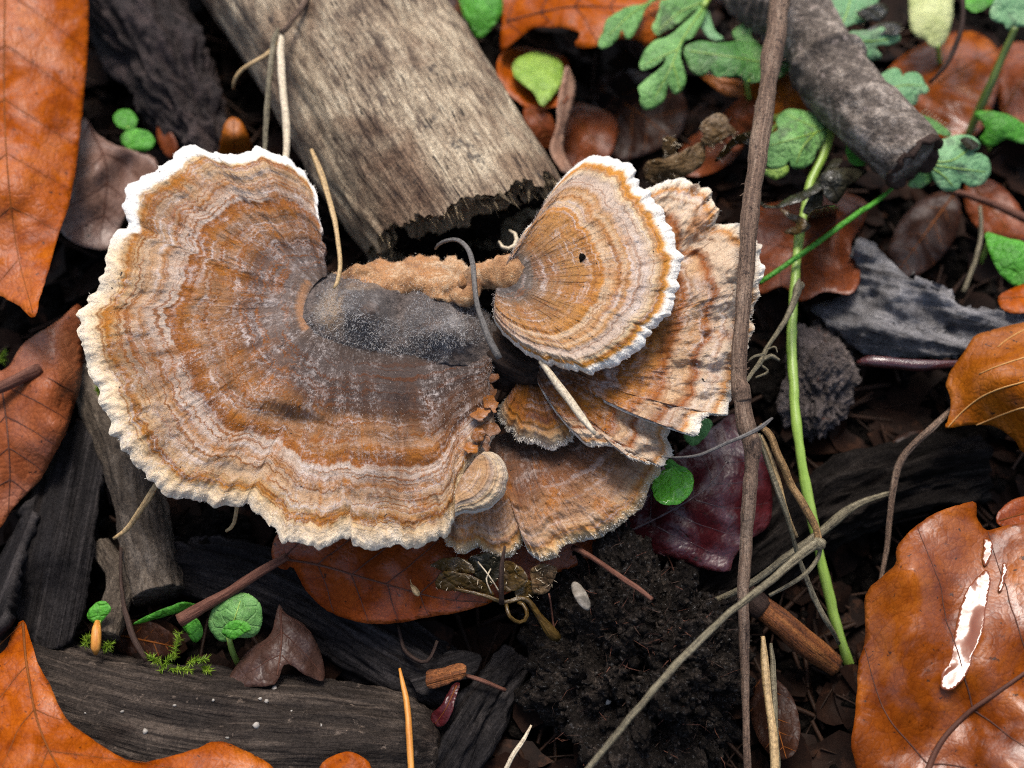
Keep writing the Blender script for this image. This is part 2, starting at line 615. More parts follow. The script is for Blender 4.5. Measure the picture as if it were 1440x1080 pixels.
def mat_plain(name, c1, c2, sc=6, rough=.5, spec=.4, bumpk=.4, stretch=(1, 1, 1), trans=None, trans_f=.2, coat=0.0, spots=None):
    m = NB(name)
    tc, ob = m.attr('tc', True), m.obj()
    n = m.noise(tc, tuple(sc * x for x in stretch), 5, .65)
    col = m.ramp(n, [(.35, c1), (.65, c2)])
    f = m.noise(ob, 18, 4, .7)
    col = m.mix(m.math('MULTIPLY', m.step(f, .45, .75), .35), col, m.mix(1, col, (.4, .36, .34), 'MULTIPLY'))
    if spots is not None:
        col = m.mix(m.math('MULTIPLY', m.step(m.noise(ob, 3.2, 4, .65), .55, .68), .85), col, spots)
    nb = m.bump(n, bumpk, .03)
    nb = m.bump(f, bumpk * .6, .02, nb)
    return m.done(col, rough, spec, nb, coat, .05, trans=trans, trans_f=trans_f)


def mat_green(name, c1, c2, c3, rough=.45, spots=.5, spot_col=(.06, .05, .045), coat=0.0, sc=1.6):
    m = NB(name)
    tc, ob = m.attr('tc', True), m.obj()
    n = m.noise(ob, sc, 4, .6, .5)
    col = m.ramp(n, [(.33, c1), (.5, c2), (.68, c3)])
    col = m.mix(m.math('MULTIPLY', m.step(m.noise(ob, 2.1, 5, .65, .4), .54, .64), spots), col, spot_col)
    col = m.mix(m.math('MULTIPLY', m.step(m.noise(ob, 9, 3, .6), .66, .74), spots * .7), col, (.02, .03, .015))
    nv_ = m.voro(ob, 5.5, 'DISTANCE_TO_EDGE')
    col = m.mix(m.math('MULTIPLY', m.step(nv_, .07, .0), .35), col, m.mix(1, col, (1.5, 1.35, 1.5), 'MULTIPLY'))
    f = m.noise(ob, 24, 4, .7)
    col = m.mix(m.math('MULTIPLY', m.step(f, .4, .7), .45), col, m.mix(1, col, (.5, .5, .45), 'MULTIPLY'))
    cell = m.voro(ob, 11)
    ft = m.noise(ob, 5, 5, .7)
    nb = m.bump(cell, .5, .03)
    nb = m.bump(m.step(nv_, 0, .1), .4, .04, nb)
    nb = m.bump(ft, .7, .06, nb)
    nb = m.bump(f, .3, .02, nb)
    return m.done(col, rough, .4, nb, coat, .05, trans=m.mix(1, col, (1, 1, .5), 'MULTIPLY'), trans_f=.22)


def mat_soil(name, c1, c2, c3, sc=5, glint=True, spec=.12):
    m = NB(name)
    ob = m.obj()
    n = m.noise(ob, sc, 8, .72)
    n2 = m.noise(ob, sc * 4.5, 5, .7)
    col = m.ramp(m.math('ADD', m.math('MULTIPLY', n, .6), m.math('MULTIPLY', n2, .4)), [(.36, c1), (.52, c2), (.66, c3)])
    nb = m.bump(n, .9, .15)
    nb = m.bump(n2, .9, .05, nb)
    v = m.voro(ob, 16)
    nb = m.bump(v, .6, .04, nb)
    rg = m.step(m.noise(ob, 14, 3, .6), .40, .62)
    gl = m.step(m.noise(ob, 21, 2, .5), .58, .70)
    return m.done(col, m.math('MULTIPLY_ADD', gl, -.5, .72) if glint else .85, m.math('MULTIPLY_ADD', gl, spec * 1.6, .04), nb)


OR1, OR2, OR3 = (.19, .034, .0015), (.33, .070, .002), (.43, .115, .006)
ML = {
    'orange': mat_leaf('orange_leaf', OR1, OR2, OR3, .5, .4, .6),
    'wet': mat_leaf('wet_orange_leaf', (.085, .017, .002), (.20, .045, .003), (.36, .105, .012), .42, .5, .6, coat=.12, blot=.8, bumpy=.3),
    'gold': mat_leaf('golden_leaf', (.18, .045, .003), (.30, .085, .005), (.40, .125, .01), .5, .4, .45),
    'red': mat_leaf('red_brown_leaf', (.14, .026, .005), (.24, .048, .007), (.33, .080, .013), .38, .45, .45),
    'rust': mat_leaf('rust_leaf', (.10, .024, .008), (.18, .045, .013), (.25, .072, .022), .42, .45, .45),
    'tan': mat_leaf('tan_leaf', (.16, .042, .014), (.27, .078, .028), (.36, .13, .055), .42, .5, .5),
    'maroon': mat_leaf('maroon_leaf', (.030, .005, .006), (.062, .009, .011), (.12, .022, .025), .36, .9, .3, trans=(.06, .01, .01)),
    'grey': mat_leaf('grey_brown_leaf', (.12, .065, .045), (.21, .125, .095), (.34, .24, .19), .42, .45, .5, trans=(.15, .07, .04)),
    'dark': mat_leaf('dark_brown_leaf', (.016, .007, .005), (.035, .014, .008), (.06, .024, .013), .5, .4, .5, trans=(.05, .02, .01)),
    'dead': mat_leaf('dead_leaf', (.03, .016, .012), (.07, .036, .026), (.13, .075, .055), .42, .5, .6, trans=(.06, .03, .02)),
    'pale': mat_leaf('pale_brown_leaf', (.28, .14, .09), (.42, .25, .17), (.55, .38, .28), .45, .4, .4, trans=(.3, .15, .08)),
    'wilt': mat_leaf('wilted_leaf', (.035, .022, .008), (.09, .055, .015), (.17, .10, .03), .25, .6, .6, coat=.4, trans=(.15, .09, .02), bumpy=1.2),
    'black': mat_leaf('blackened_leaf', (.012, .011, .008), (.032, .03, .018), (.075, .065, .03), .25, .6, .6, coat=.5, trans=(.03, .03, .01), bumpy=1.5),
    'dry': mat_leaf('dry_curled_leaf', (.05, .03, .012), (.13, .08, .035), (.24, .16, .08), .5, .4, .6, trans=(.15, .1, .04), bumpy=1.5),
}
M_VEIN = mat_plain('vein_dark', (.10, .030, .006), (.20, .062, .012), 8, .6, .12)
M_VEINP = mat_plain('vein_pale', (.36, .17, .05), (.50, .28, .10), 8, .6, .12)
M_VEINB = mat_plain('vein_brown', (.05, .020, .014), (.10, .042, .026), 8, .6, .12)
MG = {
    'green': mat_green('herb_green', (.09, .23, .05), (.15, .35, .09), (.24, .46, .14), .5, .6),
    'blue': mat_green('herb_blue_green', (.12, .29, .12), (.19, .39, .18), (.28, .48, .24), .5, .45),
    'bright': mat_green('seedling_green', (.045, .21, .012), (.07, .31, .02), (.12, .42, .04), .5, .3, coat=.0),
    'shiny': mat_green('shiny_green', (.07, .30, .012), (.10, .42, .02), (.16, .52, .04), .18, .1, coat=.6),
    'lime': mat_green('lime_green', (.16, .30, .03), (.26, .42, .06), (.34, .52, .10), .45, .35),
    'paleg': mat_green('pale_yellow_green', (.42, .48, .18), (.55, .60, .27), (.64, .68, .36), .5, .1),
    'deep': mat_green('deep_green', (.045, .15, .03), (.08, .22, .05), (.13, .30, .08), .42, .3),
}
M_STEMG = mat_plain('green_stem', (.22, .36, .05), (.33, .48, .10), 5, .35, .5, .2, (1, 3, 3), trans=(.3, .45, .05), trans_f=.15)
M_STEMD = mat_plain('dark_green_stem', (.06, .10, .015), (.12, .16, .03), 5, .4, .5, .2, (1, 3, 3))
M_STEMB = mat_wood('dry_brown_stem', [(.34, (.07, .042, .03)), (.5, (.19, .12, .08)), (.64, (.36, .26, .185))], .65, .25, .75, (5, 20, 20), 1.2, fleck=(.035, .022, .018), fl=(6, 4, .6))
M_STRAW = mat_wood('straw', [(.3, (.26, .16, .07)), (.5, (.44, .30, .14)), (.7, (.60, .45, .25))], .5, .35, .25, (1.5, 26, 26), .4)
M_STRAWO = mat_wood('ochre_stalk', [(.36, (.10, .055, .022)), (.5, (.27, .155, .06)), (.64, (.44, .29, .14))], .55, .25, .6, (4, 22, 22), .9, fleck=(.06, .035, .02), fl=(7, 4, .58))
M_STRAWP = mat_wood('pale_straw', [(.3, (.42, .34, .22)), (.5, (.60, .50, .35)), (.7, (.74, .66, .52))], .5, .35, .2, (1.5, 26, 26), .4)
M_STRAWG = mat_wood('grey_straw', [(.34, (.06, .05, .032)), (.5, (.17, .145, .09)), (.66, (.32, .28, .19))], .55, .25, .6, (3, 22, 22), .8, fleck=(.05, .04, .03), fl=(7, 4, .6))
M_NEEDLE = mat_plain('orange_needle', (.42, .15, .02), (.58, .26, .05), 6, .45, .4, .3, (1, 4, 4))
M_TWIGD = mat_plain('dark_twig', (.02, .012, .009), (.06, .036, .027), 8, .6, .12, .7, (1, 3, 3))
M_TWIGR = mat_plain('red_brown_twig', (.07, .027, .018), (.16, .072, .048), 8, .6, .12, .9, (1, 3, 3))
M_TWIGW = mat_plain('wet_red_twig', (.03, .008, .008), (.075, .018, .016), 6, .2, .6, .6, (1, 3, 3), coat=.6)

M_LOG = mat_wood('weathered_log', [(.37, (.045, .030, .022)), (.44, (.19, .138, .095)), (.50, (.42, .325, .215)), (.60, (.68, .57, .40))], .72, .25, .9, (9, 14, 14), 1.3, tint=(.48, .36, .31), fleck=(.05, .042, .04), fl=(2.4, 7, .58), stain=True)
M_LOGEND = mat_soil('rotten_wood', (.006, .005, .004), (.018, .013, .010), (.06, .045, .03), 4, True)
M_SPLINT = mat_wood('splintered_wood', [(.33, (.20, .13, .07)), (.5, (.40, .30, .18)), (.7, (.56, .46, .32))], .8, .2, .6, (1.5, 12, 12), 1.2)
M_WDARK = mat_wood('dark_wet_wood', [(.34, (.006, .0055, .006)), (.5, (.018, .016, .016)), (.64, (.062, .054, .052))], .65, .04, .7, (1.0, 8, 8), 1.1)
M_WLOW = mat_wood('dark_brown_log', [(.34, (.010, .008, .007)), (.5, (.036, .028, .023)), (.64, (.12, .092, .072))], .65, .08, .6, (1.6, 9, 9), 1.2, fleck=(.15, .115, .09), fl=(5, 5, .6), tint=(.5, .42, .4))
M_STICK = mat_wood('grey_brown_stick', [(.34, (.04, .03, .022)), (.5, (.09, .07, .052)), (.64, (.21, .17, .13))], .7, .1, .5, (4, 7, 7), 1.2)
M_BARK = mat_wood('rough_black_bark', [(.34, (.012, .010, .010)), (.5, (.034, .026, .025)), (.64, (.105, .075, .070))], .6, .12, .5, (3, 3.5, 3.5), 1.6)
M_BRANCH = mat_wood('grey_branch_bark', [(.36, (.035, .028, .023)), (.49, (.14, .113, .092)), (.60, (.42, .355, .295))], .62, .14, .35, (5, 3.5, 3.5), 1.5, fleck=(.36, .29, .25), fl=(4.5, 5, .58))
M_GREYB = mat_wood('grey_weathered_bark', [(.36, (.06, .056, .056)), (.5, (.16, .155, .158)), (.64, (.32, .31, .315))], .65, .12, .6, (3, 5, 5), 1.7, fleck=(.07, .063, .06), fl=(2.2, 6, .60))
M_FOOT = mat_wood('tough_brown_flesh', [(.34, (.010, .007, .006)), (.5, (.035, .020, .013)), (.68, (.10, .055, .03))], .75, .2, .5, (4, 8, 8), 1.3)
M_TENDRIL = mat_wood('grey_tendril', [(.3, (.05, .045, .042)), (.5, (.12, .11, .10)), (.7, (.28, .26, .24))], .5, .35, .5, (2, 30, 30), .6)
M_CHIP = mat_wood('orange_wood_chip', [(.36, (.045, .014, .006)), (.5, (.20, .062, .014)), (.64, (.40, .16, .045))], .6, .3, .6, (1.4, 12, 12), 1.0)
M_SOIL = mat_soil('black_soil', (.002, .0015, .0012), (.005, .0037, .003), (.012, .009, .007), 3, True, .04)
M_WBLACK = mat_wood('rotten_black_wood', [(.36, (.004, .0035, .003)), (.5, (.012, .010, .009)), (.64, (.035, .029, .025))], .75, .02, .7, (1.5, 10, 10), 1.4)
M_PEAT = mat_soil('peat', (.004, .0032, .0026), (.015, .012, .0102), (.08, .062, .050), 5, True, .38)
M_CLOD = mat_soil('clay_clod', (.03, .025, .022), (.12, .098, .09), (.26, .215, .20), 3, True, .15)
M_CRUMB = mat_soil('crumbs', (.002, .0017, .0014), (.007, .0055, .0045), (.03, .022, .017), 4, True, .05)
M_GRIT = mat_plain('pale_grit', (.16, .145, .125), (.34, .31, .27), 5, .6, .2)
M_LIT = mat_plain('dark_litter', (.010, .006, .004), (.04, .02, .012), 3, .55, .1, .5)
M_SCRAP = mat_plain('decayed_leaf', (.003, .0015, .001), (.016, .007, .004), 1.1, .55, .05, .6, spots=(.035, .015, .008))
M_MOSS = mat_plain('moss', (.10, .19, .01), (.26, .38, .03), 4, .5, .3, .2, trans=(.2, .3, .02))
M_PORE = mat_plain('white_pores', (.55, .50, .42), (.72, .68, .60), 20, .7, .25, .6)
M_SEED = mat_plain('grey_seed', (.10, .085, .065), (.26, .23, .19), 8, .5, .2, .5)
M_HAIRW = mat_plain('pale_hair', (.34, .33, .32), (.50, .48, .46), 3, .6, .3, .1)
M_HAIRD = mat_plain('dull_hair', (.28, .23, .20), (.42, .36, .33), 3, .6, .3, .1)
M_HAIRC = mat_plain('cream_hair', (.62, .56, .46), (.78, .72, .62), 3, .6, .3, .1)
M_HAIRT = mat_plain('tan_hair', (.38, .22, .11), (.55, .36, .20), 3, .6, .3, .1)
_w = NB('water')
_nb = _w.bump(_w.noise(_w.obj(), 3.0, 2, .5, .8), .14, .05)
_w.done((.15, .034, .003), .17, .8, _nb, 0.0, .1)
M_WATER = _w.m

CREAM, TAN, OCH, BRN = (.70, .55, .37), (.46, .31, .19), (.40, .20, .075), (.22, .10, .045)
M_CAP1 = mat_cap('large_cap', [
    (.00, (.13, .095, .075)), (.06, (.12, .085, .066)), (.12, (.16, .125, .108)), (.20, (.12, .083, .066)), (.27, (.095, .055, .04)), (.34, (.17, .085, .042)),
    (.41, (.30, .17, .10)), (.45, (.20, .105, .055)), (.50, (.31, .19, .12)), (.545, (.26, .115, .045)), (.60, (.24, .09, .03)),
    (.615, (.46, .37, .30)), (.68, (.44, .335, .26)), (.715, (.34, .18, .09)), (.735, (.44, .32, .23)), (.775, (.40, .26, .16)), (.80, (.46, .34, .24)),
    (.85, (.43, .29, .17)), (.885, (.38, .17, .06)), (.905, (.58, .42, .25)), (.94, (.66, .52, .36)), (.975, (.72, .60, .45)), (1.0, (.78, .69, .55))],
    streak=.45, hair=.58, lines=.8, warp=.055, sat=1.2, freq=64)
M_CAP2 = mat_cap('upper_cap', [
    (.00, (.12, .09, .08)), (.07, (.055, .048, .045)), (.16, (.10, .075, .055)), (.26, (.24, .125, .055)), (.40, (.32, .165, .065)), (.50, (.38, .19, .07)),
    (.565, (.42, .19, .055)), (.585, (.52, .38, .25)), (.63, (.47, .31, .18)), (.66, (.38, .185, .07)), (.69, (.50, .35, .22)), (.72, (.42, .23, .10)),
    (.755, (.47, .36, .28)), (.82, (.50, .40, .32)), (.87, (.60, .45, .28)), (.90, (.46, .20, .05)), (.925, (.54, .27, .08)), (.950, (.80, .76, .68)), (1.0, (.85, .83, .78))],
    streak_col=(.18, .08, .03), streak=.22, hair=.32, lines=.5, warp=.03, dark=.45, orange=.45, sat=1.1)
M_CAP3 = mat_cap('frilled_cap', [
    (.00, (.05, .03, .02)), (.25, (.09, .045, .025)), (.38, (.20, .08, .03)), (.50, (.36, .16, .06)), (.58, (.42, .21, .09)), (.64, (.28, .11, .05)), (.68, (.52, .38, .26)),
    (.74, (.48, .32, .20)), (.78, (.24, .085, .035)), (.81, (.55, .43, .32)), (.90, (.58, .46, .34)), (.935, (.48, .24, .10)), (.96, (.70, .58, .44)), (1.0, (.82, .78, .70))],
    streak_col=(.16, .05, .02), streak=.35, hair=.5, lines=.5, warp=.12, freq=26, sat=1.18)
M_CAP4 = mat_cap('small_cap', [
    (.00, (.08, .05, .035)), (.22, (.20, .09, .04)), (.45, (.34, .15, .06)), (.6, (.14, .06, .04)), (.68, (.36, .19, .09)), (.80, (.45, .30, .18)), (.9, (.52, .42, .30)), (1.0, (.56, .50, .42))],
    streak_col=(.12, .04, .02), streak=.35, hair=.4, lines=.4, warp=.12, freq=18)
M_CAP5 = mat_cap('lower_cap', [
    (.00, (.05, .025, .018)), (.25, (.10, .05, .03)), (.45, (.21, .10, .055)), (.6, (.30, .165, .09)), (.72, (.34, .20, .12)), (.82, (.40, .27, .17)), (.89, (.40, .19, .07)), (.93, (.52, .35, .19)), (1.0, (.60, .47, .30))],
    streak_col=(.14, .05, .025), hair_col=(.5, .42, .38), streak=.55, hair=.55, lines=.25, warp=.07, freq=22, sat=1.15)
M_LOBE = mat_cap('side_lobe', [
    (.00, (.30, .15, .06)), (.3, (.44, .26, .12)), (.5, (.40, .24, .12)), (.6, (.33, .25, .19)), (.68, (.52, .38, .22)), (.85, (.60, .46, .30)), (1.0, (.66, .54, .38))],
    streak=.3, hair=.6, lines=.6, warp=.05, dark=.35, orange=.2, freq=26, sat=1.0)


def mat_wool(name, c1, c2, c3, brown=(.09, .055, .038)):
    m = NB(name)
    ob = m.obj()
    n, n2, n3 = m.noise(ob, 1.7, 5, .65, .6), m.noise(ob, 9, 6, .75), m.noise(ob, 34, 4, .75)
    x = m.math('ADD', m.math('MULTIPLY', n, .5), m.math('ADD', m.math('MULTIPLY', n2, .3), m.math('MULTIPLY', n3, .2)))
    col = m.ramp(x, [(.38, c1), (.5, c2), (.60, c3)])
    col = m.mix(m.math('MULTIPLY', m.step(m.noise(ob, 2.0, 5, .7, .6), .5, .62), .55), col, brown)
    tn = m.math('MULTIPLY', m.attr('tan'), m.step(m.math('ADD', m.attr('tan'), m.noise(ob, 2.6, 5, .7)), .55, 1.1))
    col = m.mix(tn, col, m.ramp(x, [(.4, (.22, .12, .06)), (.5, (.40, .27, .16)), (.6, (.52, .43, .33))]))
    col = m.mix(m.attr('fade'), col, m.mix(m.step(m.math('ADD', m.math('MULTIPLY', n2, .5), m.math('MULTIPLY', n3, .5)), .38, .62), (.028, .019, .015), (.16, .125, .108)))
    nb = m.bump(n2, .8, .06)
    nb = m.bump(n3, .8, .03, nb)
    return m.done(col, .85, .15, nb, sheen=.1)


M_WOOL = mat_wool('grey_wool', (.035, .027, .024), (.075, .062, .056), (.25, .23, .22))
M_FELT = mat_wool('orange_felt', (.16, .06, .022), (.40, .21, .09), (.66, .50, .33), (.44, .19, .06))

# ------------------------------------------------------------------ the ground
_h = np.concatenate([-np.geomspace(300, 12.1, 26), np.linspace(-12, 12, 300), np.geomspace(12.1, 300, 26)])
_k = np.concatenate([-np.geomspace(300, 8.1, 26), np.linspace(-8, 15, 300), np.geomspace(15.1, 300, 26)])
gx, gy = np.meshgrid(_h, _k)
gp = xyz(gx, gy)
gz = -.55 + .55 * fbm(gp * .45, 4, 3) + .28 * fbm(gp * 1.9, 4, 5) + .14 * fbm(gp * 6, 3, 8)
gv = xyz(gx, gy, gz).reshape(-1, 3)
ny, nx = gx.shape
ii = (np.arange(ny - 1)[:, None] * nx + np.arange(nx - 1)[None]).ravel()
soil = mesh('ground', gv, np.stack([ii, ii + 1, ii + nx + 1, ii + nx], 1), M_SOIL, loc=(0, 0, 0))
soil['kind'] = 'structure'


def ground_z(x, y):
    p = xyz(x, y)
    return -.55 + .55 * fbm(p * .45, 4, 3) + .28 * fbm(p * 1.9, 4, 5) + .14 * fbm(p * 6, 3, 8)


def pebbles(name, cx, cy, cz, r, mat, parent=None, seed=0):
    """Irregular little lumps joined in one mesh."""
    g = np.random.default_rng(seed)
    t = (1 + 5 ** .5) / 2
    iv = np.array([(-1, t, 0), (1, t, 0), (-1, -t, 0), (1, -t, 0), (0, -1, t), (0, 1, t), (0, -1, -t), (0, 1, -t), (t, 0, -1), (t, 0, 1), (-t, 0, -1), (-t, 0, 1)]) / 1.9
    fi = np.array([(0, 11, 5), (0, 5, 1), (0, 1, 7), (0, 7, 10), (0, 10, 11), (1, 5, 9), (5, 11, 4), (11, 10, 2), (10, 7, 6), (7, 1, 8), (3, 9, 4), (3, 4, 2), (3, 2, 6), (3, 6, 8), (3, 8, 9), (4, 9, 5), (2, 4, 11), (6, 2, 10), (8, 6, 7), (9, 8, 1)])
    n = len(cx)
    v = iv[None] * (1 + g.uniform(-.35, .35, (n, 12, 1))) * g.uniform(.6, 1.25, (n, 1, 3)) * np.asarray(r)[:, None, None]
    v = v + np.stack([cx, cy, cz], 1)[:, None]
    f = (fi[None] + (np.arange(n) * 12)[:, None, None]).reshape(-1, 3)
    return mesh(name, v.reshape(-1, 3), f, mat, parent, {'tc': v.reshape(-1, 3)}, smooth=False)


cx, cy = rng.uniform(-9, 9, 3800), rng.uniform(-7, 11, 3800)
o = pebbles('soil_crumbs', cx, cy, ground_z(cx, cy) + .03, rng.uniform(.03, .15, 3800) ** 1.0, M_CRUMB, seed=2)
o['kind'] = 'stuff'
# short broken bits of stem and needle lying in the soil
vs, fs, tcs, base = [], [], [], 0
for k in range(1300):
    x, y = rng.uniform(-9, 9), rng.uniform(-7, 10)
    a, L = rng.uniform(0, 6.28), rng.uniform(.3, 1.6)
    q = np.linspace(-.5, .5, 5)
    bx, by = x + q * L * math.cos(a) + .08 * q * q, y + q * L * math.sin(a)
    p = xyz(bx, by, ground_z(bx, by).max() + .03 + q * rng.uniform(-.3, .3))
    v, f, at = tube_data(p, rng.uniform(.012, .04), 5, caps=False)
    vs.append(v); tcs.append(at['tc'] + k); fs.append(f[0] + base); base += len(v)
o = mesh('litter_fragments', np.vstack(vs), np.vstack(fs), M_LIT, None, {'tc': np.vstack(tcs)})
o['kind'] = 'stuff'


# scraps of decayed leaf
g_ = np.random.default_rng(12)
vs, fs, base = [], [], 0
for k in range(1500):
    x, y = g_.uniform(-9, 9), g_.uniform(-7, 11)
    a, L, wd = g_.uniform(0, 6.28), g_.uniform(.12, .55), g_.uniform(.35, .8)
    tx, ty, cu = g_.uniform(-.7, .7), g_.uniform(-.7, .7), g_.uniform(-.5, .5)
    t_ = np.linspace(0, 2 * np.pi, 9, endpoint=False)
    rr = L * (1 + g_.uniform(-.35, .25, 9))
    u, w_ = rr * np.cos(t_), rr * wd * np.sin(t_)
    px_, py_ = x + u * math.cos(a) - w_ * math.sin(a), y + u * math.sin(a) + w_ * math.cos(a)
    pz_ = ground_z(np.array([x]), np.array([y]))[0] + .10 + g_.uniform(0, .12) + u * tx * .5 + w_ * ty * .5 + cu * (u / L) ** 2 * .2
    q = np.vstack([xyz(px_, py_, pz_), [[x, y, ground_z(np.array([x]), np.array([y]))[0] + .13]]])
    vs.append(q); fs.append(np.stack([np.arange(9), (np.arange(9) + 1) % 9, np.full(9, 9)], 1) + base); base += 10
q = np.vstack(vs)
o = mesh('leaf_litter', q, np.vstack(fs), M_SCRAP, None, {'tc': q})
o['kind'] = 'stuff'

# ------------------------------------------------------------------ wood: logs, sticks, bark
def log(name, label, cat, keys, mat, sides=48, n=90, rough=.12, rs=1.0, part='wood', stretch=.22, seed=1, lump=None, flat=1.0, gr=.05):
    if lump is None:
        lump = lambda q, th: gr * (fbm(q * np.array([.7, 4, 4]), 4, seed + 60) + .6 * fbm(q * np.array([2.5, 10, 10]), 3, seed + 61) - .5 * np.abs(fbm(q * np.array([.5, 2.5, 2.5]), 3, seed + 62)))
    w, r = path(keys, n)
    t = thing(name, label, cat, (*w[len(w) // 2][:2], w[:, 2].min() - r.max()))
    v, f, at = tube_data(w, r, sides, rough, rs, seed, stretch, True, flat, lump)
    mesh(part, v, f, mat, t, at)
    return t, w, r


# the large weathered log with its broken end towards the fungi
w, r = path([(662, 322, .95, 142), (600, 225, .95, 143), (520, 100, .95, 140), (440, -30, .95, 138), (340, -190, .95, 134)], 150)
biglog = thing('broken_log', 'thick weathered pale grey log with a jagged rotten end behind the fungi', 'log', (w[60][0], w[60][1], -.6))
axis = (w[-1] - w[0]) / np.linalg.norm(w[-1] - w[0])
sides = 220
th = np.linspace(0, 2 * np.pi, sides, endpoint=False)
rag = .22 * vn(xyz(th * 3.1, 0, 2), 4) + .10 * vn(xyz(th * 9, 0, 3), 5) + .05 * vn(xyz(th * 23, 0, 4), 6) + .035 * vn(xyz(th * 60, 0, 4), 7)
sidev = np.cross(axis, [0, 0, 1]); sidev /= np.linalg.norm(sidev)
upv = np.cross(sidev, axis)
L = np.concatenate([[0], np.cumsum(np.linalg.norm(np.diff(w, axis=0), axis=1))])
fade = np.exp(-L / .9)[:, None]
# the end is cut back on the near lower side
cut = .06 - .52 * np.clip(np.cos(th - 1.25), 0, 1) + .35 * np.clip(np.cos(th - 4.0), 0, 1) + rag
q = xyz(L[:, None] * np.ones(sides), r[:, None] * np.cos(th), r[:, None] * np.sin(th))
gr = fbm(q * np.array([.35, 2.2, 2.2]), 5, 21)
fine = fbm(q * np.array([1.0, 9, 9]), 3, 25)
knot = -.16 * np.exp(-(((q[..., 0] - 3.1) / .5) ** 2 + ((th - 1.2) / .25) ** 2))
R = r[:, None] * (1 + .05 * fbm(q * .7, 3, 22)) + .09 * gr + .03 * fine + knot - .06 * fade
C0 = w[:, None] + axis * (cut * fade)[..., None]
v = C0 + sidev * (R * np.cos(th))[..., None] + upv * (R * np.sin(th))[..., None]
n = len(w)
i, j = np.arange(n - 1)[:, None] * sides, np.arange(sides)[None]
quad = np.stack([i + j, i + sides + j, i + sides + (j + 1) % sides, i + (j + 1) % sides], -1).reshape(-1, 4)
mesh('wood', v.reshape(-1, 3), quad, M_LOG, biglog, {'tc': q.reshape(-1, 3) * np.array([.22, 1, 1]), 'stain': np.full(q.shape[0] * q.shape[1], .42)})
# torn rim: the thickness of the sound outer wood, light splintered edge going inward
k = 14
u = np.linspace(0, 1, k)[:, None]
rimR = R[0] * (1 - .22 * u - .04 * vn(xyz(th * 14, u * 4, 7), 8))
rimA = cut + u * (.10 + .10 * vn(xyz(th * 5, u * 2, 1), 9)) + .03 * vn(xyz(th * 30, u * 5, 3), 3)
v = w[0] + axis * rimA[..., None] + sidev * (rimR * np.cos(th))[..., None] + upv * (rimR * np.sin(th))[..., None]
i = np.arange(k - 1)[:, None] * sides
quad = np.stack([i + j, i + (j + 1) % sides, i + sides + (j + 1) % sides, i + sides + j], -1).reshape(-1, 4)
mesh('splintered_rim', v.reshape(-1, 3), quad, M_SPLINT, biglog, {'tc': xyz(rimA * 1.0, rimR * np.cos(th), rimR * np.sin(th)).reshape(-1, 3)})
for ou, z0 in (([(562, 316), (585, 306), (612, 298), (645, 286), (690, 276), (735, 270), (745, 280), (705, 296), (672, 306), (650, 322), (632, 318), (618, 334), (600, 326), (588, 338), (574, 328)], 1.72),):
    v_, f_, p2_, o_, n_ = sheet_data(ou, lambda x, y, z0=z0: z0 - (y - 300) * .010 + .10 * fbm(xyz(x * PX * 5, y * PX * 1.4, z0), 4, 7), 3, True, 5, int(z0 * 9), .08)
    tq = xyz(p2_[:, 1] * PX * .3, p2_[:, 0] * PX, z0)
    mesh('torn_ledge', v_, f_, M_SPLINT, biglog, {'tc': np.vstack([tq, tq])})
g_ = np.random.default_rng(77)
sv, sf = [], []
for q_ in range(120):
    a_ = g_.uniform(-.3, 3.5)
    i_ = int(a_ / (2 * np.pi) * sides) % sides
    rr_ = R[0, i_] - g_.uniform(.0, .22)
    b_ = w[0] + axis * (cut[i_] + g_.uniform(.02, .2)) + sidev * rr_ * math.cos(th[i_]) + upv * rr_ * math.sin(th[i_])
    d_ = -axis + g_.normal(0, .22, 3)
    d_ /= np.linalg.norm(d_)
    s_ = np.cross(d_, g_.normal(0, 1, 3)); s_ /= np.linalg.norm(s_)
    t_ = np.cross(d_, s_)
    l_, h_ = g_.uniform(.12, .42), g_.uniform(.012, .045)
    b0 = len(sv) * 5
    sv.append(np.array([b_ - s_ * h_, b_ + s_ * h_, b_ + t_ * h_ * .5, b_ + d_ * l_ * .7 + s_ * h_ * .5, b_ + d_ * l_]))
    sf += [(b0, b0 + 1, b0 + 3), (b0 + 1, b0 + 2, b0 + 3), (b0 + 2, b0, b0 + 3), (b0, b0 + 3, b0 + 4), (b0 + 1, b0 + 4, b0 + 3)]
sv = np.vstack(sv)
o = mesh('splinters', sv, np.array(sf), M_SPLINT, biglog, {'tc': sv * np.array([4, 4, 4])}, False)
o['kind'] = 'stuff'
# rotten core
k = 40
u = np.linspace(1, 0, k)[:, None]
co = rimR[-1] * u
ca = rimA[-1] * u + (1 - u) * .30 + .45 * fbm(xyz(co * np.cos(th) * 2.2, co * np.sin(th) * 2.2, 5), 5, 31)*np.minimum(1, (1-u)*6)
v = w[0] + axis * ca[..., None] + sidev * (co * np.cos(th))[..., None] + upv * (co * np.sin(th))[..., None]
i = np.arange(k - 1)[:, None] * sides
quad = np.stack([i + j, i + (j + 1) % sides, i + sides + (j + 1) % sides, i + sides + j], -1).reshape(-1, 4)
mesh('rotten_core', v.reshape(-1, 3), quad, M_LOGEND, biglog)

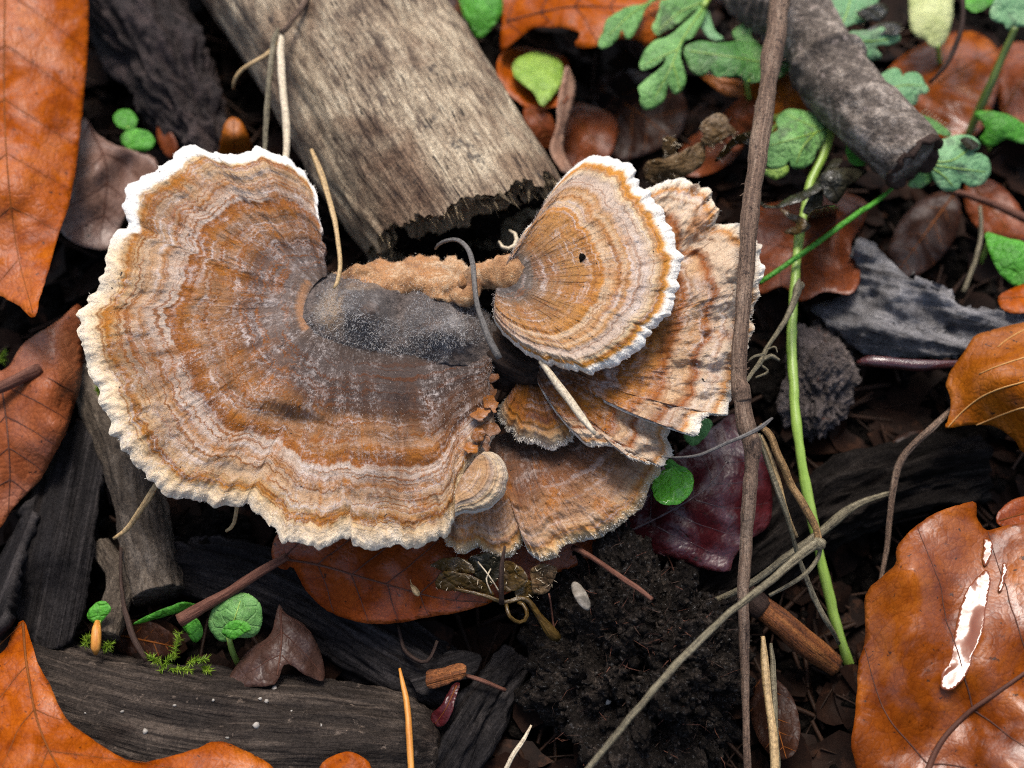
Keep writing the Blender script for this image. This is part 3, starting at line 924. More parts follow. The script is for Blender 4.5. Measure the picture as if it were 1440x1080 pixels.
log('bark_root', 'rough black root of cracked bark between the orange leaf and the log', 'root',
    [(150, -60, .5, 66), (205, 40, .6, 66), (250, 120, .5, 52), (290, 190, .3, 36), (320, 240, .1, 22)], M_BARK, 150, 200, .45, 1.5, 'bark', .7, 5, gr=.25)
log('lower_log', 'dark wet log lying across the bottom left corner', 'log',
    [(20, 985, -.3, 88), (160, 1025, -.25, 94), (300, 1058, -.2, 100), (450, 1066, -.25, 98), (560, 1070, -.3, 90), (606, 1072, -.4, 62)], M_WLOW, 180, 260, .10, 1.1, 'wood', .25, 7, gr=.08)
log('grey_stick', 'grey brown rough stick with a snapped lower end left of the big fungus', 'stick',
    [(118, 520, .3, 20), (150, 590, .3, 26), (185, 670, .3, 33), (208, 755, .25, 37), (228, 836, .2, 36)], M_STICK, 90, 150, .18, 2.0, 'bark', .6, 9, gr=.08)
log('short_twig', 'short dark twig with a cut face above the lower log', 'twig',
    [(140, 765, .1, 15), (168, 815, .15, 18), (160, 855, .2, 18), (148, 896, .3, 17)], M_STICK, 50, 70, .14, 2.5, 'bark', .6, 11, gr=.05)
log('buried_branch', 'dark half buried branch slanting beneath the red brown leaf', 'branch',
    [(215, 790, -.2, 40), (330, 810, -.1, 46), (430, 850, -.15, 48), (540, 915, -.25, 46), (640, 965, -.5, 40)], M_WDARK, 110, 150, .20, 1.4, 'wood', .35, 13, gr=.14)
log('rotting_branch', 'black rotting branch under the grey dry grass blade', 'branch',
    [(960, 860, -.3, 40), (1060, 790, -.2, 44), (1150, 725, -.2, 46), (1270, 680, -.2, 48), (1370, 660, -.3, 46)], M_WBLACK, 130, 180, .25, 1.3, 'wood', .35, 15, gr=.26)
log('rotten_stub', 'black rotten stub beside the orange chip at the bottom', 'wood',
    [(600, 1120, -.2, 40), (640, 1050, -.05, 38), (680, 985, -.15, 32), (730, 925, -.3, 22)], M_WDARK, 90, 110, .4, 1.8, 'wood', .4, 16, gr=.16)

t, w, r = log('split_stick', 'orange brown peeled stick with a dark bark collar behind the dry stem', 'stick',
              [(1062, 848, .2, 15), (1100, 878, .15, 17), (1135, 908, .0, 17), (1174, 936, -.3, 13)], M_CHIP, 20, 30, .10, 2.0, 'wood', .4, 17)
tube('bark_collar', [(1048, 836, .25, 17), (1064, 850, .22, 19), (1074, 858, .2, 17)], M_TWIGD, t, 8, 16, rough=.2, rs=3)

# peeling branch at the top right, with ring wrinkles and a hollow snapped end
def ringlump(q, th):
    L = q[..., 0]
    w = np.exp(-((L - 1.75) / .5) ** 2)
    return w * .04 * np.sin(L * 40 + 2 * vn(q * 2, 3)) + .09 * np.exp(-((L - 3.35) / .09) ** 2) + .07 * np.exp(-((L - 2.35) / .16) ** 2) - .06 * np.exp(-((L - 1.1) / .12) ** 2) - .05 * np.exp(-((L - 3.0) / .3) ** 2) + .03 * vn(q * 5, 4) + .06 * fbm(q * 1.6, 3, 8)


t, w, r = log('snapped_branch', 'grey brown branch with wrinkled bark and a hollow snapped end at upper right', 'branch',
              [(1010, -75, 1.6, 50), (1064, -14, 1.7, 46), (1136, 44, 1.85, 44), (1174, 112, 1.95, 49), (1226, 168, 2.0, 47), (1286, 226, 2.0, 44)], M_BRANCH, 80, 170, .07, 1.6, 'bark', .8, 19, lump=ringlump)
bk = bpy.data.objects
e = w[-1]; ax = (w[-1] - w[-4]); ax /= np.linalg.norm(ax)
s1 = np.cross(ax, [0, 0, 1]); s1 /= np.linalg.norm(s1); s2 = np.cross(s1, ax)
a = np.linspace(0, 2 * np.pi, 60, endpoint=False)
rows = []
for rr, dep, jag in ((1.0, -.04, 0), (1.02, .05, .09), (.90, .06, .11), (.72, -.03, .05), (.5, -.10, .06), (.25, -.02, .05), (.02, .0, 0)):
    jg = jag * vn(xyz(a * 4, rr * 3, 1), 3)
    rows.append(e + ax * (dep + jg)[:, None] + (s1 * np.cos(a)[:, None] + s2 * np.sin(a)[:, None]) * (r[-1] * rr * (1 + .06 * vn(xyz(a * 3, rr * 2, 4), 6)))[:, None])
v = np.vstack(rows)
i, j = np.arange(6)[:, None] * 60, np.arange(60)[None]
mesh('broken_end', v, np.stack([i + j, i + 60 + j, i + 60 + (j + 1) % 60, i + (j + 1) % 60], -1).reshape(-1, 4), M_TWIGD, t, {'tc': v * 2})


def slab(name, label, cat, outline, zpts, mat, thick=.3, step=7, amp=.1, grain=(0, 1), gs=6.0, seed=1, jitter=1.5, holes=()):
    f0 = tps(zpts)
    gd = np.array(grain, float) / np.linalg.norm(grain)

    def zf(x, y):
        s, d = (x * gd[0] + y * gd[1]) * PX, (-x * gd[1] + y * gd[0]) * PX
        z = f0(x, y) + amp * fbm(xyz(s * .6, d * gs, seed), 4, seed) + amp * .8 * fbm(xyz(s * 2, d * 2, seed + 4), 4, seed + 2)
        for hx, hy, hr, hd in holes:
            z = z - hd * np.exp(-((x - hx) ** 2 + (y - hy) ** 2) / hr ** 2)
        return z
    v, f, p2, o, nr = sheet_data(outline, zf, step, True, jitter, seed, thick)
    s, d = (p2[:, 0] * gd[0] + p2[:, 1] * gd[1]) * PX, (-p2[:, 0] * gd[1] + p2[:, 1] * gd[0]) * PX
    tc = xyz(s * .25, d, seed)
    return tag(mesh(name, v, f, mat, None, {'tc': np.vstack([tc, tc])}), label, cat)


slab('rotten_plank', 'blackish slab of split wood standing by the red leaf at left', 'wood',
     [(52, 690), (88, 618), (128, 585), (142, 640), (138, 720), (130, 790), (116, 870), (92, 908), (48, 908), (14, 842), (28, 780)],
     [(60, 690, .5), (135, 600, .4), (135, 780, .3), (20, 840, .4), (80, 900, .3), (75, 780, .7)], M_WDARK, .4, 6, .16, (-.2, 1), 7, 31)
slab('bark_splinter', 'narrow black bark splinter at the left edge', 'wood', [(-30, 850), (-10, 800), (20, 745), (40, 715), (46, 728), (28, 770), (12, 830), (0, 880), (-30, 900)],
     [(-20, 850, .5), (40, 720, .6), (10, 800, .7)], M_WDARK, .2, 6, .06, (-.4, 1), 5, 33)
slab('grey_bark_slab', 'pale grey pitted slab of bark at the right behind the orange leaf', 'bark',
     [(1140, 433), (1172, 420), (1205, 395), (1200, 355), (1212, 333), (1252, 366), (1280, 391), (1313, 408), (1353, 430), (1400, 436), (1500, 438), (1500, 500), (1420, 505), (1353, 497), (1293, 503), (1227, 500), (1200, 489), (1172, 462)],
     [(1140, 433, .3), (1210, 335, .9), (1250, 430, 1.0), (1353, 430, 1.0), (1500, 440, .9), (1293, 500, .55), (1200, 489, .4), (1500, 500, .6)], M_GREYB, .3, 4.5, .34, (1, .25), 4, 35,
     holes=[(1228, 415, 6, .22), (1337, 462, 8, .25), (1290, 425, 16, .2), (1310, 432, 14, .2)])
slab('wood_chip', 'small orange splintered wood chip on the black soil', 'wood chip', [(600, 945), (620, 940), (650, 932), (656, 950), (640, 957), (604, 968)],
     [(600, 945, .35), (652, 935, .45), (604, 968, .3), (650, 952, .4)], M_CHIP, .12, 4, .05, (1, -.25), 9, 37)
slab('bark_flake', 'thin dark flake of wood beneath the orange chip', 'wood', [(568, 935), (600, 930), (640, 915), (676, 922), (662, 950), (620, 965), (596, 978), (575, 955)],
     [(568, 935, .05), (670, 920, .15), (600, 975, .1), (640, 950, .12)], M_WDARK, .1, 6, .05, (1, -.3), 5, 39)


def clod(name, label, cat, cxy, z, rx, ry, rz, mat, amp, seed, res=110, rot=0, lo=-.6, crag=.55):
    """Lump of earth: a bumpy closed ball."""
    c = P(cxy[0], cxy[1], z)
    t_ = np.linspace(0.02, np.pi - .02, res)[:, None]
    p_ = np.linspace(0, 2 * np.pi, res * 2, endpoint=False)[None]
    d = np.stack([np.sin(t_) * np.cos(p_), np.sin(t_) * np.sin(p_), np.cos(t_) * np.ones_like(p_)], -1)
    k = 1 + amp * (fbm(d * 1.7, 4, seed) * 1.1 + crag * fbm(d * 5, 4, seed + 3) + .16 * np.abs(fbm(d * 14, 3, seed + 5)) + .05 * fbm(d * 40, 2, seed + 8))
    v = d * k[..., None] * np.array([rx, ry, rz])
    cr, sr = math.cos(rot), math.sin(rot)
    v = np.stack([v[..., 0] * cr - v[..., 1] * sr, v[..., 0] * sr + v[..., 1] * cr, v[..., 2]], -1) + c
    m = res * 2
    i, j = np.arange(res - 1)[:, None] * m, np.arange(m)[None]
    f = np.stack([i + j, i + m + j, i + m + (j + 1) % m, i + (j + 1) % m], -1).reshape(-1, 4)
    t = thing(name, label, cat, (c[0], c[1], c[2] - rz))
    mesh('earth', v.reshape(-1, 3), f, mat, t, {'tc': v.reshape(-1, 3)})
    return t, v.reshape(-1, 3), (d / np.array([rx, ry, rz])).reshape(-1, 3), c


def strands(name, v, nrm, n, length, width, mat, parent, seed=0, lean=.8, mask=None, grav=0.0, dirv=None):
    """Fine hairs as slim three sided blades growing from surface points."""
    g = np.random.default_rng(seed)
    idx = np.arange(len(v)) if mask is None else np.nonzero(mask)[0]
    k = g.choice(idx, n)
    p = v[k] + g.normal(0, .01, (n, 3))
    nn = nrm[k] / (np.linalg.norm(nrm[k], axis=1, keepdims=True) + 1e-9)
    d = nn + g.normal(0, lean, (n, 3)) + np.array([0, 0, grav])
    if dirv is not None:
        d = d + dirv[k]
    d /= np.linalg.norm(d, axis=1, keepdims=True)
    L = length * g.uniform(.5, 1.3, (n, 1))
    s = np.cross(d, g.normal(0, 1, (n, 3)))
    s /= np.linalg.norm(s, axis=1, keepdims=True) + 1e-9
    b = np.cross(d, s) * L * g.uniform(-.35, .35, (n, 1))
    mid = p + d * L * .55 + b
    tip = p + d * L
    q = np.stack([p - s * width, p + s * width, mid + s * width * .8, mid - s * width * .8, tip], 1)
    base = (np.arange(n) * 5)[:, None]
    f4 = base + np.array([0, 1, 2, 3])
    f3 = base + np.array([3, 2, 4])
    q = q.reshape(-1, 3)
    o = mesh(name, q, [f4, f3], mat, parent, {'tc': q}, smooth=False)
    o['kind'] = 'stuff'
    return o


t, v, nn, c = clod('peat_clod', 'large black crumbly clod of fibrous peat at bottom centre', 'soil clod', (905, 952), .05, 1.28, 1.62, 1.45, M_PEAT, .50, 41, 170, .15, crag=.8)
strands('root_fibres', v, nn, 260, .22, .005, M_TWIGD, t, 5, .9, v[:, 2] > c[2])
strands('pale_fibres', v, nn, 170, .3, .005, M_TWIGR, t, 6, .9, v[:, 2] > c[2])
k = rng.choice(np.nonzero(v[:, 2] > c[2] - .2)[0], 2600)
o = pebbles('peat_crumbs', v[k, 0], v[k, 1], v[k, 2],   .014 + .065 * rng.uniform(0, 1, 2600) ** 3, M_PEAT, t, 9)
o['kind'] = 'stuff'
t, v, nn, c = clod('clay_clod', 'grey brown knobbly clod behind the green stem', 'soil clod', (1150, 535), .0, .55, .85, .6, M_CLOD, .36, 43, 130, -.2, crag=.6)
strands('root_fibres', v, nn, 24, .12, .005, M_TWIGR, t, 8, .9, v[:, 2] > c[2])
clod('dark_clod', 'low black lump of earth left of the grey brown clod', 'soil clod', (1080, 545), -.6, .55, .7, .5, M_CRUMB, .4, 45, 70)
clod('black_clod', 'black lump of earth between the two sticks at lower left', 'soil clod', (300, 770), -.45, .7, .5, .55, M_CRUMB, .4, 47, 70)
clod('soot_clod', 'black lump at the log foot right of the rotten hole', 'soil clod', (660, 400), .2, .8, .5, .5, M_CRUMB, .4, 48, 70)


# ------------------------------------------------------------------ leaves
def leaf(label, outline, mid, zpts, mat, nv=9, slope=.9, pleat=.02, roll=.05, vein=M_VEIN, vr=1.5, mr=3.0, step=7, thick=.018, pet=None, seed=0, name='beech_leaf', cat='leaf', group='fallen leaves', veins=True, extra=None, jit=.8, raw=None):
    f0 = tps(zpts)
    mt = np.asarray(mid, float)
    ml = np.linalg.norm(np.diff(mt, axis=0), axis=1).sum()
    sp = ml / max(1, nv)

    def zf(x, y):
        s, d, *_ = mid_coords(mt, x, y)
        ph = (s - np.abs(d) * slope) / sp
        z = f0(x, y) - pleat * (.5 + .5 * np.cos(2 * np.pi * ph)) * np.clip(np.abs(d) / 12, 0, 1)
        z = z - .03 * np.exp(-(d / 7.0) ** 2)
        z = z + roll * fbm(xyz(x * PX * .9, y * PX * .9, seed), 3, seed + 3) + roll * .25 * fbm(xyz(x * PX * 3.5, y * PX * 3.5, seed), 3, seed + 6)
        if extra is not None:
            z = z + extra(x, y)
        return z
    v, f, p2, o, nr = sheet_data(outline, zf, step, True, jit, seed, thick)
    s, d, ms, L, T = mid_coords(mt, p2[:, 0], p2[:, 1])
    ph = (s - np.abs(d) * slope) / sp
    tc = xyz(s * PX, d * PX, seed * 5.1)
    vv = .5 + .5 * np.cos(2 * np.pi * ph)
    cen = v[:len(p2)].mean(0)
    t = thing(name, label, cat, (cen[0], cen[1], v[:, 2].min()), group)
    bl = mesh('blade', v, f, mat, t, {'tc': np.vstack([tc, tc]), 'vein': np.concatenate([vv, vv])})
    if mr:
        w = ms[inside(o, ms[:, 0], ms[:, 1])]
        if len(w) > 4:
            rr = np.linspace(mr, mr * .35, len(w)) * PX
            a, b, at = tube_data(P(w[:, 0], w[:, 1], zf(w[:, 0], w[:, 1]) + .004), rr, 6)
            mesh('midrib', a, b, vein, bl, at)
    if veins and nv:
        for kk in range(-int(nv), int(nv) + 1):
            for sg in (-1, 1):
                dd = np.linspace(1, ml, 70)
                ss = (kk + (.5 if sg > 0 else 0) * 0) * sp + dd * slope
                ok = (ss >= 0) & (ss <= ml)
                if ok.sum() < 8:
                    continue
                dd, ss = dd[ok], ss[ok]
                mx = np.stack([np.interp(ss, L, ms[:, 0]), np.interp(ss, L, ms[:, 1])], 1)
                tx = np.stack([np.interp(ss, L, T[:, 0]), np.interp(ss, L, T[:, 1])], 1)
                q = mx + np.stack([-tx[:, 1], tx[:, 0]], 1) * (dd * sg)[:, None]
                s2, d2, *_ = mid_coords(mt, q[:, 0], q[:, 1])
                good = inside(o, q[:, 0], q[:, 1]) & (np.abs(np.abs(d2) - dd) < 6)
                if good.sum() < 6:
                    continue
                q = q[good]
                q = q + np.stack([vn(xyz(q[:, 0] / 25, q[:, 1] / 25, kk), 3), vn(xyz(q[:, 0] / 25, q[:, 1] / 25, kk + 9), 3)], 1) * 1.5
                a, b, at = tube_data(P(q[:, 0], q[:, 1], zf(q[:, 0], q[:, 1]) + .001), np.linspace(vr, vr * .45, len(q)) * PX, 5)
                mesh('vein', a, b, vein, bl, at)
    if pet:
        tube('petiole', pet, vein, t, rough=.12, rs=3)
    return t, zf


leaf('tall orange leaf with a dark hole filling the upper left edge',
     [(-60, -70), (60, -90), (118, -60), (124, 20), (121, 100), (113, 180), (106, 240), (96, 290), (82, 330), (71, 370), (56, 420), (47, 447), (27, 430), (5, 418), (-25, 400), (-80, 300), (-90, 100)],
     [(10, -90), (6, 50), (8, 200), (22, 340), (46, 440)],
     [(-60, -60, 2.2), (120, -60, 1.9), (5, 60, 2.3), (124, 60, 1.75), (108, 230, 1.7), (75, 350, 1.9), (47, 447, 2.2), (5, 418, 1.9), (5, 250, 2.25), (-60, 200, 1.9)], ML['orange'], 7, .7, .012, .12, seed=51, vr=.8, mr=1.6)
leaf('red brown folded leaf with a rounded edge at the left, under the tall orange leaf',
     [(-50, 545), (7, 520), (33, 483), (83, 450), (112, 428), (117, 477), (115, 530), (108, 560), (92, 610), (77, 637), (57, 673), (20, 713), (-5, 745), (-60, 760)],
     [(2, 540), (10, 600), (14, 660), (12, 720)],
     [(-50, 600, .8), (10, 530, 1.1), (60, 480, 1.25), (82, 470, 1.3), (82, 540, 1.3), (80, 600, 1.2), (112, 440, .9), (117, 490, .75), (110, 555, .65), (60, 665, .75), (10, 715, .6), (15, 620, 1.05), (45, 580, 1.25)],
     ML['tan'], 4, .7, .015, .08, seed=52, vr=.9, mr=1.8, vein=M_VEINB)
leaf('bright orange curling leaf in the bottom left corner',
     [(33, 872), (43, 900), (53, 933), (70, 963), (93, 1010), (127, 1037), (157, 1057), (187, 1072), (213, 1070), (253, 1060), (283, 1050), (300, 1043), (320, 1045), (360, 1063), (385, 1082), (420, 1150), (200, 1190), (-80, 1180), (-70, 960), (0, 920), (17, 890)],
     [(32, 876), (40, 950), (62, 1040), (130, 1160)],
     [(33, 872, .9), (53, 935, 1.3), (95, 1010, 1.4), (187, 1072, 1.2), (300, 1043, 1.05), (380, 1080, 1.0), (0, 930, 1.1), (-60, 1000, 1.2), (50, 1070, 1.7), (200, 1130, 1.6), (-60, 1160, 1.8)], ML['orange'], 5, .8, .05, .12, seed=53, vr=.8, mr=2.0)
leaf('small rounded orange leaf edge at the bottom, right of the corner leaf', [(448, 1085), (462, 1066), (488, 1057), (510, 1064), (522, 1082), (516, 1130), (455, 1130)], [(485, 1060), (485, 1125)],
     [(448, 1085, .8), (488, 1057, .9), (522, 1082, .8), (485, 1120, 1.0)], ML['orange'], 0, .8, 0, .04, seed=54, veins=False, mr=0)
leaf('glossy red brown leaf lying under the large fungus',
     [(386, 757), (384, 790), (400, 802), (411, 797), (430, 830), (455, 855), (480, 868), (520, 877), (560, 876), (600, 868), (640, 862), (672, 854), (700, 842), (750, 815), (800, 800), (844, 777), (849, 762), (800, 735), (700, 715), (500, 705), (420, 720)],
     [(398, 786), (450, 795), (520, 815), (613, 840), (690, 848)],
     [(386, 760, .95), (400, 800, .85), (455, 855, .75), (520, 877, .7), (600, 868, .75), (690, 845, .8), (800, 798, .8), (845, 770, .85), (520, 800, 1.1), (640, 800, 1.1), (500, 710, 1.1), (700, 720, 1.1), (450, 800, 1.0)],
     ML['red'], 6, .7, .02, .05, seed=55, vr=1.0, mr=1.8, vein=M_TWIGR,
     pet=[(404, 782, .98, 6.5), (380, 796, 1.0, 7), (330, 828, .95, 8), (285, 853, .9, 9), (252, 872, .85, 10)])
t6, z6 = leaf('large wet orange leaf shining at the lower right edge',
     [(1320, 719), (1355, 708), (1372, 707), (1374, 728), (1386, 745), (1402, 742), (1440, 735), (1520, 730), (1540, 1000), (1500, 1150), (1300, 1180), (1225, 1140), (1203, 1073), (1197, 1047), (1202, 1010), (1205, 970), (1207, 933), (1215, 907), (1217, 870), (1216, 843), (1223, 827), (1243, 808), (1260, 792), (1260, 773), (1270, 757), (1293, 736)],
     [(1278, 1170), (1313, 1062), (1353, 1010), (1400, 975), (1440, 947), (1530, 880)],
     [(1320, 720, 1.6), (1260, 780, 1.5), (1217, 850, 1.3), (1207, 930, 1.15), (1200, 1040, 1.1), (1220, 1120, 1.1), (1290, 890, 1.60), (1300, 990, 1.45), (1282, 800, 1.75), *[(x, y, 1.52 + .253 * (x - 1360) * .0099 - .10 * (865 - y) * .011) for x, y in ((1335, 870), (1400, 870), (1322, 960), (1385, 940), (1365, 785), (1405, 790))], (1440, 740, 1.5), (1440, 860, 1.7), (1353, 1010, 1.35), (1440, 947, 1.55), (1420, 1050, 1.6), (1313, 1062, 1.25), (1520, 900, 1.7)],
     ML['wet'], 4, .35, .06, .06, seed=56, vr=1.2, mr=5.0, vein=M_VEINB, step=6)
# water lying in the fold of that leaf
ol = [(1385, 758), (1396, 762), (1392, 782), (1388, 798), (1392, 812), (1384, 850), (1382, 895), (1366, 930), (1356, 958), (1336, 972), (1318, 968), (1322, 950), (1334, 905), (1342, 872), (1352, 828), (1362, 818), (1374, 800), (1380, 780)]
qx, qy = np.meshgrid(np.arange(1318, 1398, 4.0), np.arange(760, 972, 6.0))
qi = inside(np.array(ol, float), qx.ravel(), qy.ravel())
qx, qy = qx.ravel()[qi], qy.ravel()[qi]
pl = np.linalg.lstsq(np.stack([qx - 1360, qy - 865, np.ones(len(qx))], 1), z6(qx, qy), rcond=None)[0]
def zw(x, y):
    return np.maximum((x - 1360) * pl[0] + (y - 865) * pl[1] + pl[2] + .010 + .0015 * fbm(xyz(x / 12, y / 12, 3), 3, 4), z6(x, y) + .003)
for ol_ in ([(1384, 757), (1395, 761), (1396, 775), (1391, 788), (1384, 796), (1381, 786), (1383, 772)],
            [(1380, 806), (1389, 802), (1393, 814), (1390, 836), (1386, 862), (1381, 890), (1371, 914), (1364, 936), (1354, 956), (1338, 970), (1324, 966), (1324, 950), (1336, 930), (1340, 906), (1344, 880), (1350, 856), (1358, 832), (1368, 818)],
            [(1410, 792), (1416, 796), (1412, 820), (1408, 832), (1404, 828), (1408, 810)]):
    v, f, p2, o_, nr = sheet_data(ol_, zw, 3, True, 1.0, 3, .012)
    tcw = xyz(p2[:, 0] * PX, p2[:, 1] * PX)
    mesh('water_film', v, f, M_WATER, t6, {'tc': np.vstack([tcw, tcw])})
t7, z7 = leaf('golden orange leaf with pale veins at the right edge',
     [(1520, 440), (1440, 453), (1397, 463), (1370, 473), (1357, 493), (1340, 517), (1330, 540), (1337, 563), (1333, 590), (1329, 602), (1360, 598), (1393, 598), (1417, 610), (1430, 623), (1440, 637), (1520, 690)],
     [(1540, 640), (1490, 560), (1440, 470), (1420, 455)],
     [(1440, 453, 1.5), (1370, 473, 1.45), (1330, 540, 1.3), (1330, 602, 1.25), (1390, 598, 1.2), (1440, 637, 1.05), (1400, 530, 1.85), (1450, 550, 1.9), (1500, 600, 1.6), (1500, 460, 1.7)],
     ML['gold'], 0, .5, .0, .05, seed=57, veins=False, mr=0, step=6)
for q in ([(1403, 488), (1420, 475), (1450, 460), (1490, 450)], [(1377, 526), (1400, 516), (1440, 503), (1500, 488)],
          [(1333, 601), (1352, 580), (1377, 560), (1405, 547), (1440, 537), (1500, 522)], [(1373, 598), (1392, 590), (1415, 581), (1440, 573), (1500, 560)]):
    q = spline(q, 30)
    a, b, at = tube_data(P(q[:, 0], q[:, 1], z7(q[:, 0], q[:, 1]) + .006), np.linspace(.9, 1.5, 30) * PX, 6)
    mesh('vein', a, b, M_VEINP, t7, at)
leaf('dark maroon wet leaf beneath the frilled fungus behind the dry stem',
     [(1000, 602), (1030, 582), (1050, 600), (1075, 640), (1086, 700), (1080, 740), (1052, 760), (1032, 785), (1025, 803), (990, 800), (950, 786), (900, 772), (868, 755), (880, 735), (900, 690), (950, 640)],
     [(880, 750), (940, 720), (1000, 680), (1040, 620)],
     [(1030, 585, .7), (1085, 700, .5), (1025, 800, .45), (950, 785, .55), (870, 755, .6), (960, 640, .8), (990, 700, .9), (1040, 700, .75), (930, 720, .8), (1000, 760, .65)], ML['maroon'], 6, .7, .04, .12, seed=58, vr=.9, mr=2.0, vein=M_TWIGW)
leaf('curved orange leaf arching over a dark hollow at the top',
     [(704, 72), (706, 30), (710, -40), (960, -60), (957, 20), (930, 50), (912, 68), (897, 56), (860, 56), (833, 67), (808, 64), (816, 48), (800, 41), (773, 38), (748, 40), (722, 60)],
     [(712, 30), (800, 10), (900, 10), (955, 0)],
     [(705, 70, 1.0), (773, 38, 1.35), (810, 62, 1.4), (860, 56, 1.4), (912, 68, 1.2), (720, -30, .9), (850, -40, .9), (950, -50, .8), (800, 10, 1.5), (900, 20, 1.45)], ML['orange'], 5, .7, .04, .08, seed=59, vein=M_VEINB, vr=1, mr=2)
leaf('shrivelled orange leaf cupping a green one right of the log',
     [(703, 77), (699, 105), (710, 127), (727, 142), (747, 153), (775, 152), (797, 140), (802, 110), (796, 82), (760, 70), (725, 66)], [(705, 90), (750, 110), (798, 100)],
     [(703, 77, .95), (700, 110, 1.0), (747, 152, 1.0), (797, 140, 1.0), (796, 82, .6), (750, 70, .5), (750, 105, .65)], ML['orange'], 3, .7, .03, .16, seed=60, vr=.8, mr=1.2)
leaf('yellow green spotted leaf cupped in the shrivelled orange leaf',
     [(721, 90), (735, 78), (760, 73), (785, 83), (793, 100), (788, 120), (773, 140), (762, 149), (752, 132), (735, 118), (722, 106)], [(725, 92), (755, 108), (768, 145)],
     [(722, 92, .95), (760, 73, .85), (792, 100, .95), (762, 148, 1.1), (755, 105, 1.1)], MG['lime'], 3, .7, .03, .06, seed=61, name='green_leaf', veins=False, mr=1.2, vein=M_STEMG, group=None)
leaf('pale curled strip of leaf hanging right of the spotted green leaf',
     [(797, 92), (809, 120), (805, 150), (795, 185), (793, 212), (806, 242), (790, 240), (774, 213), (782, 180), (784, 150), (789, 118)], [(798, 95), (794, 150), (786, 200), (798, 240)],
     [(798, 92, 1.1), (808, 122, .9), (786, 120, 1.2), (795, 185, .7), (783, 180, 1.0), (792, 212, .7), (775, 213, .85), (800, 240, .6)], ML['pale'], 0, .7, 0, .1, seed=62, mr=1.4, step=5, vein=M_VEINB)
leaf('small brown leaf hanging below the shrivelled orange one', [(736, 154), (758, 150), (776, 165), (787, 200), (768, 212), (748, 196)], [(745, 155), (765, 180), (770, 208)],
     [(738, 155, .9), (776, 165, .8), (786, 200, .6), (765, 210, .55), (757, 175, .9)], ML['rust'], 3, .7, .02, .08, seed=63, vr=.8, mr=1.2, step=5)
leaf('orange leaf behind the dry stem under the green herb',
     [(983, 104), (1010, 108), (1050, 113), (1075, 114), (1100, 106), (1122, 98), (1142, 112), (1138, 160), (1120, 182), (1090, 192), (1060, 160), (1045, 138), (1020, 134), (1000, 120)], [(985, 106), (1050, 125), (1130, 150)],
     [(985, 104, .9), (1060, 112, 1.1), (1140, 112, 1.0), (1120, 180, .8), (1050, 140, .9), (1090, 140, 1.05)], ML['gold'], 5, .7, .02, .05, seed=64, vr=.8, mr=1.4)
leaf('folded rusty leaf left of the dry stem above the wilted frond',
     [(1016, 162), (1060, 128), (1072, 150), (1058, 188), (1036, 214), (1021, 204)], [(1060, 132), (1040, 165), (1028, 208)],
     [(1016, 162, .7), (1060, 130, 1.0), (1058, 188, .7), (1036, 212, .6), (1040, 165, 1.0)], ML['rust'], 4, .7, .03, .06, seed=65, vr=.8, mr=1.4, step=5)
leaf('broad blurred orange leaf with a wet shine at upper right',
     [(1225, 150), (1250, 95), (1310, 55), (1370, 45), (1408, 80), (1400, 140), (1372, 190), (1310, 200), (1262, 178)], [(1240, 165), (1310, 120), (1400, 70)],
     [(1225, 150, -.1), (1310, 55, .0), (1400, 80, .3), (1372, 190, .4), (1270, 180, .1), (1320, 130, .4)], ML['wet'], 6, .7, .05, .12, seed=66, vr=1.2, mr=2.2, step=9)
leaf('orange leaf at the right edge above the small blurred herb',
     [(1402, 70), (1450, 60), (1500, 90), (1490, 160), (1440, 175), (1408, 158), (1402, 115)], [(1410, 160), (1440, 110), (1490, 80)],
     [(1402, 70, .2), (1490, 80, .4), (1440, 170, .5), (1405, 150, .3), (1440, 115, .5)], ML['rust'], 4, .7, .04, .08, seed=67, vr=1, mr=2)
leaf('dark red brown leaf with a curled orange rim under the blackened herb',
     [(1058, 300), (1110, 280), (1170, 268), (1217, 283), (1216, 310), (1196, 345), (1208, 375), (1209, 393), (1196, 414), (1160, 410), (1127, 423), (1100, 402), (1067, 413), (1053, 380)], [(1210, 290), (1150, 330), (1070, 400)],
     [(1058, 300, .3), (1170, 268, .5), (1217, 290, .6), (1195, 345, .75), (1209, 385, .8), (1160, 411, .9), (1127, 423, .85), (1067, 413, .5), (1130, 340, .6), (1180, 375, .55)], ML['rust'], 5, .7, .03, .08, seed=68, vr=.9, mr=1.8, vein=M_VEINB)
leaf('dull grey pink leaf between the orange leaf and the big fungus',
     [(117, 165), (135, 187), (160, 203), (190, 212), (220, 227), (215, 270), (180, 300), (167, 322), (153, 349), (127, 349), (100, 338), (84, 320), (96, 283), (106, 220)], [(125, 175), (150, 240), (140, 345)],
     [(117, 165, .8), (160, 203, .9), (220, 227, .7), (167, 322, .5), (130, 349, .6), (86, 320, .7), (105, 230, .85), (135, 235, 1.15), (150, 280, .8), (170, 240, .65)], ML['grey'], 4, .8, .03, .14, seed=69, vr=.9, mr=1.6, vein=M_VEINB)
leaf('small upright orange leaf behind the top of the big fungus', [(308, 230), (312, 187), (320, 168), (333, 165), (346, 182), (354, 210), (345, 235)], [(328, 168), (330, 225)],
     [(310, 220, .6), (328, 166, 1.2), (352, 210, .7), (330, 195, 1.2)], ML['gold'], 3, .7, .01, .03, seed=70, veins=False, mr=1.0, step=5)
leaf('narrow brown leaf sliver standing above the seedling', [(227, 150), (221, 193), (238, 222), (250, 205), (234, 175)], [(228, 155), (238, 215)],
     [(227, 150, .7), (222, 193, .5), (240, 218, .4), (248, 205, .5)], ML['rust'], 0, .7, 0, .03, seed=71, veins=False, mr=.8, step=5)
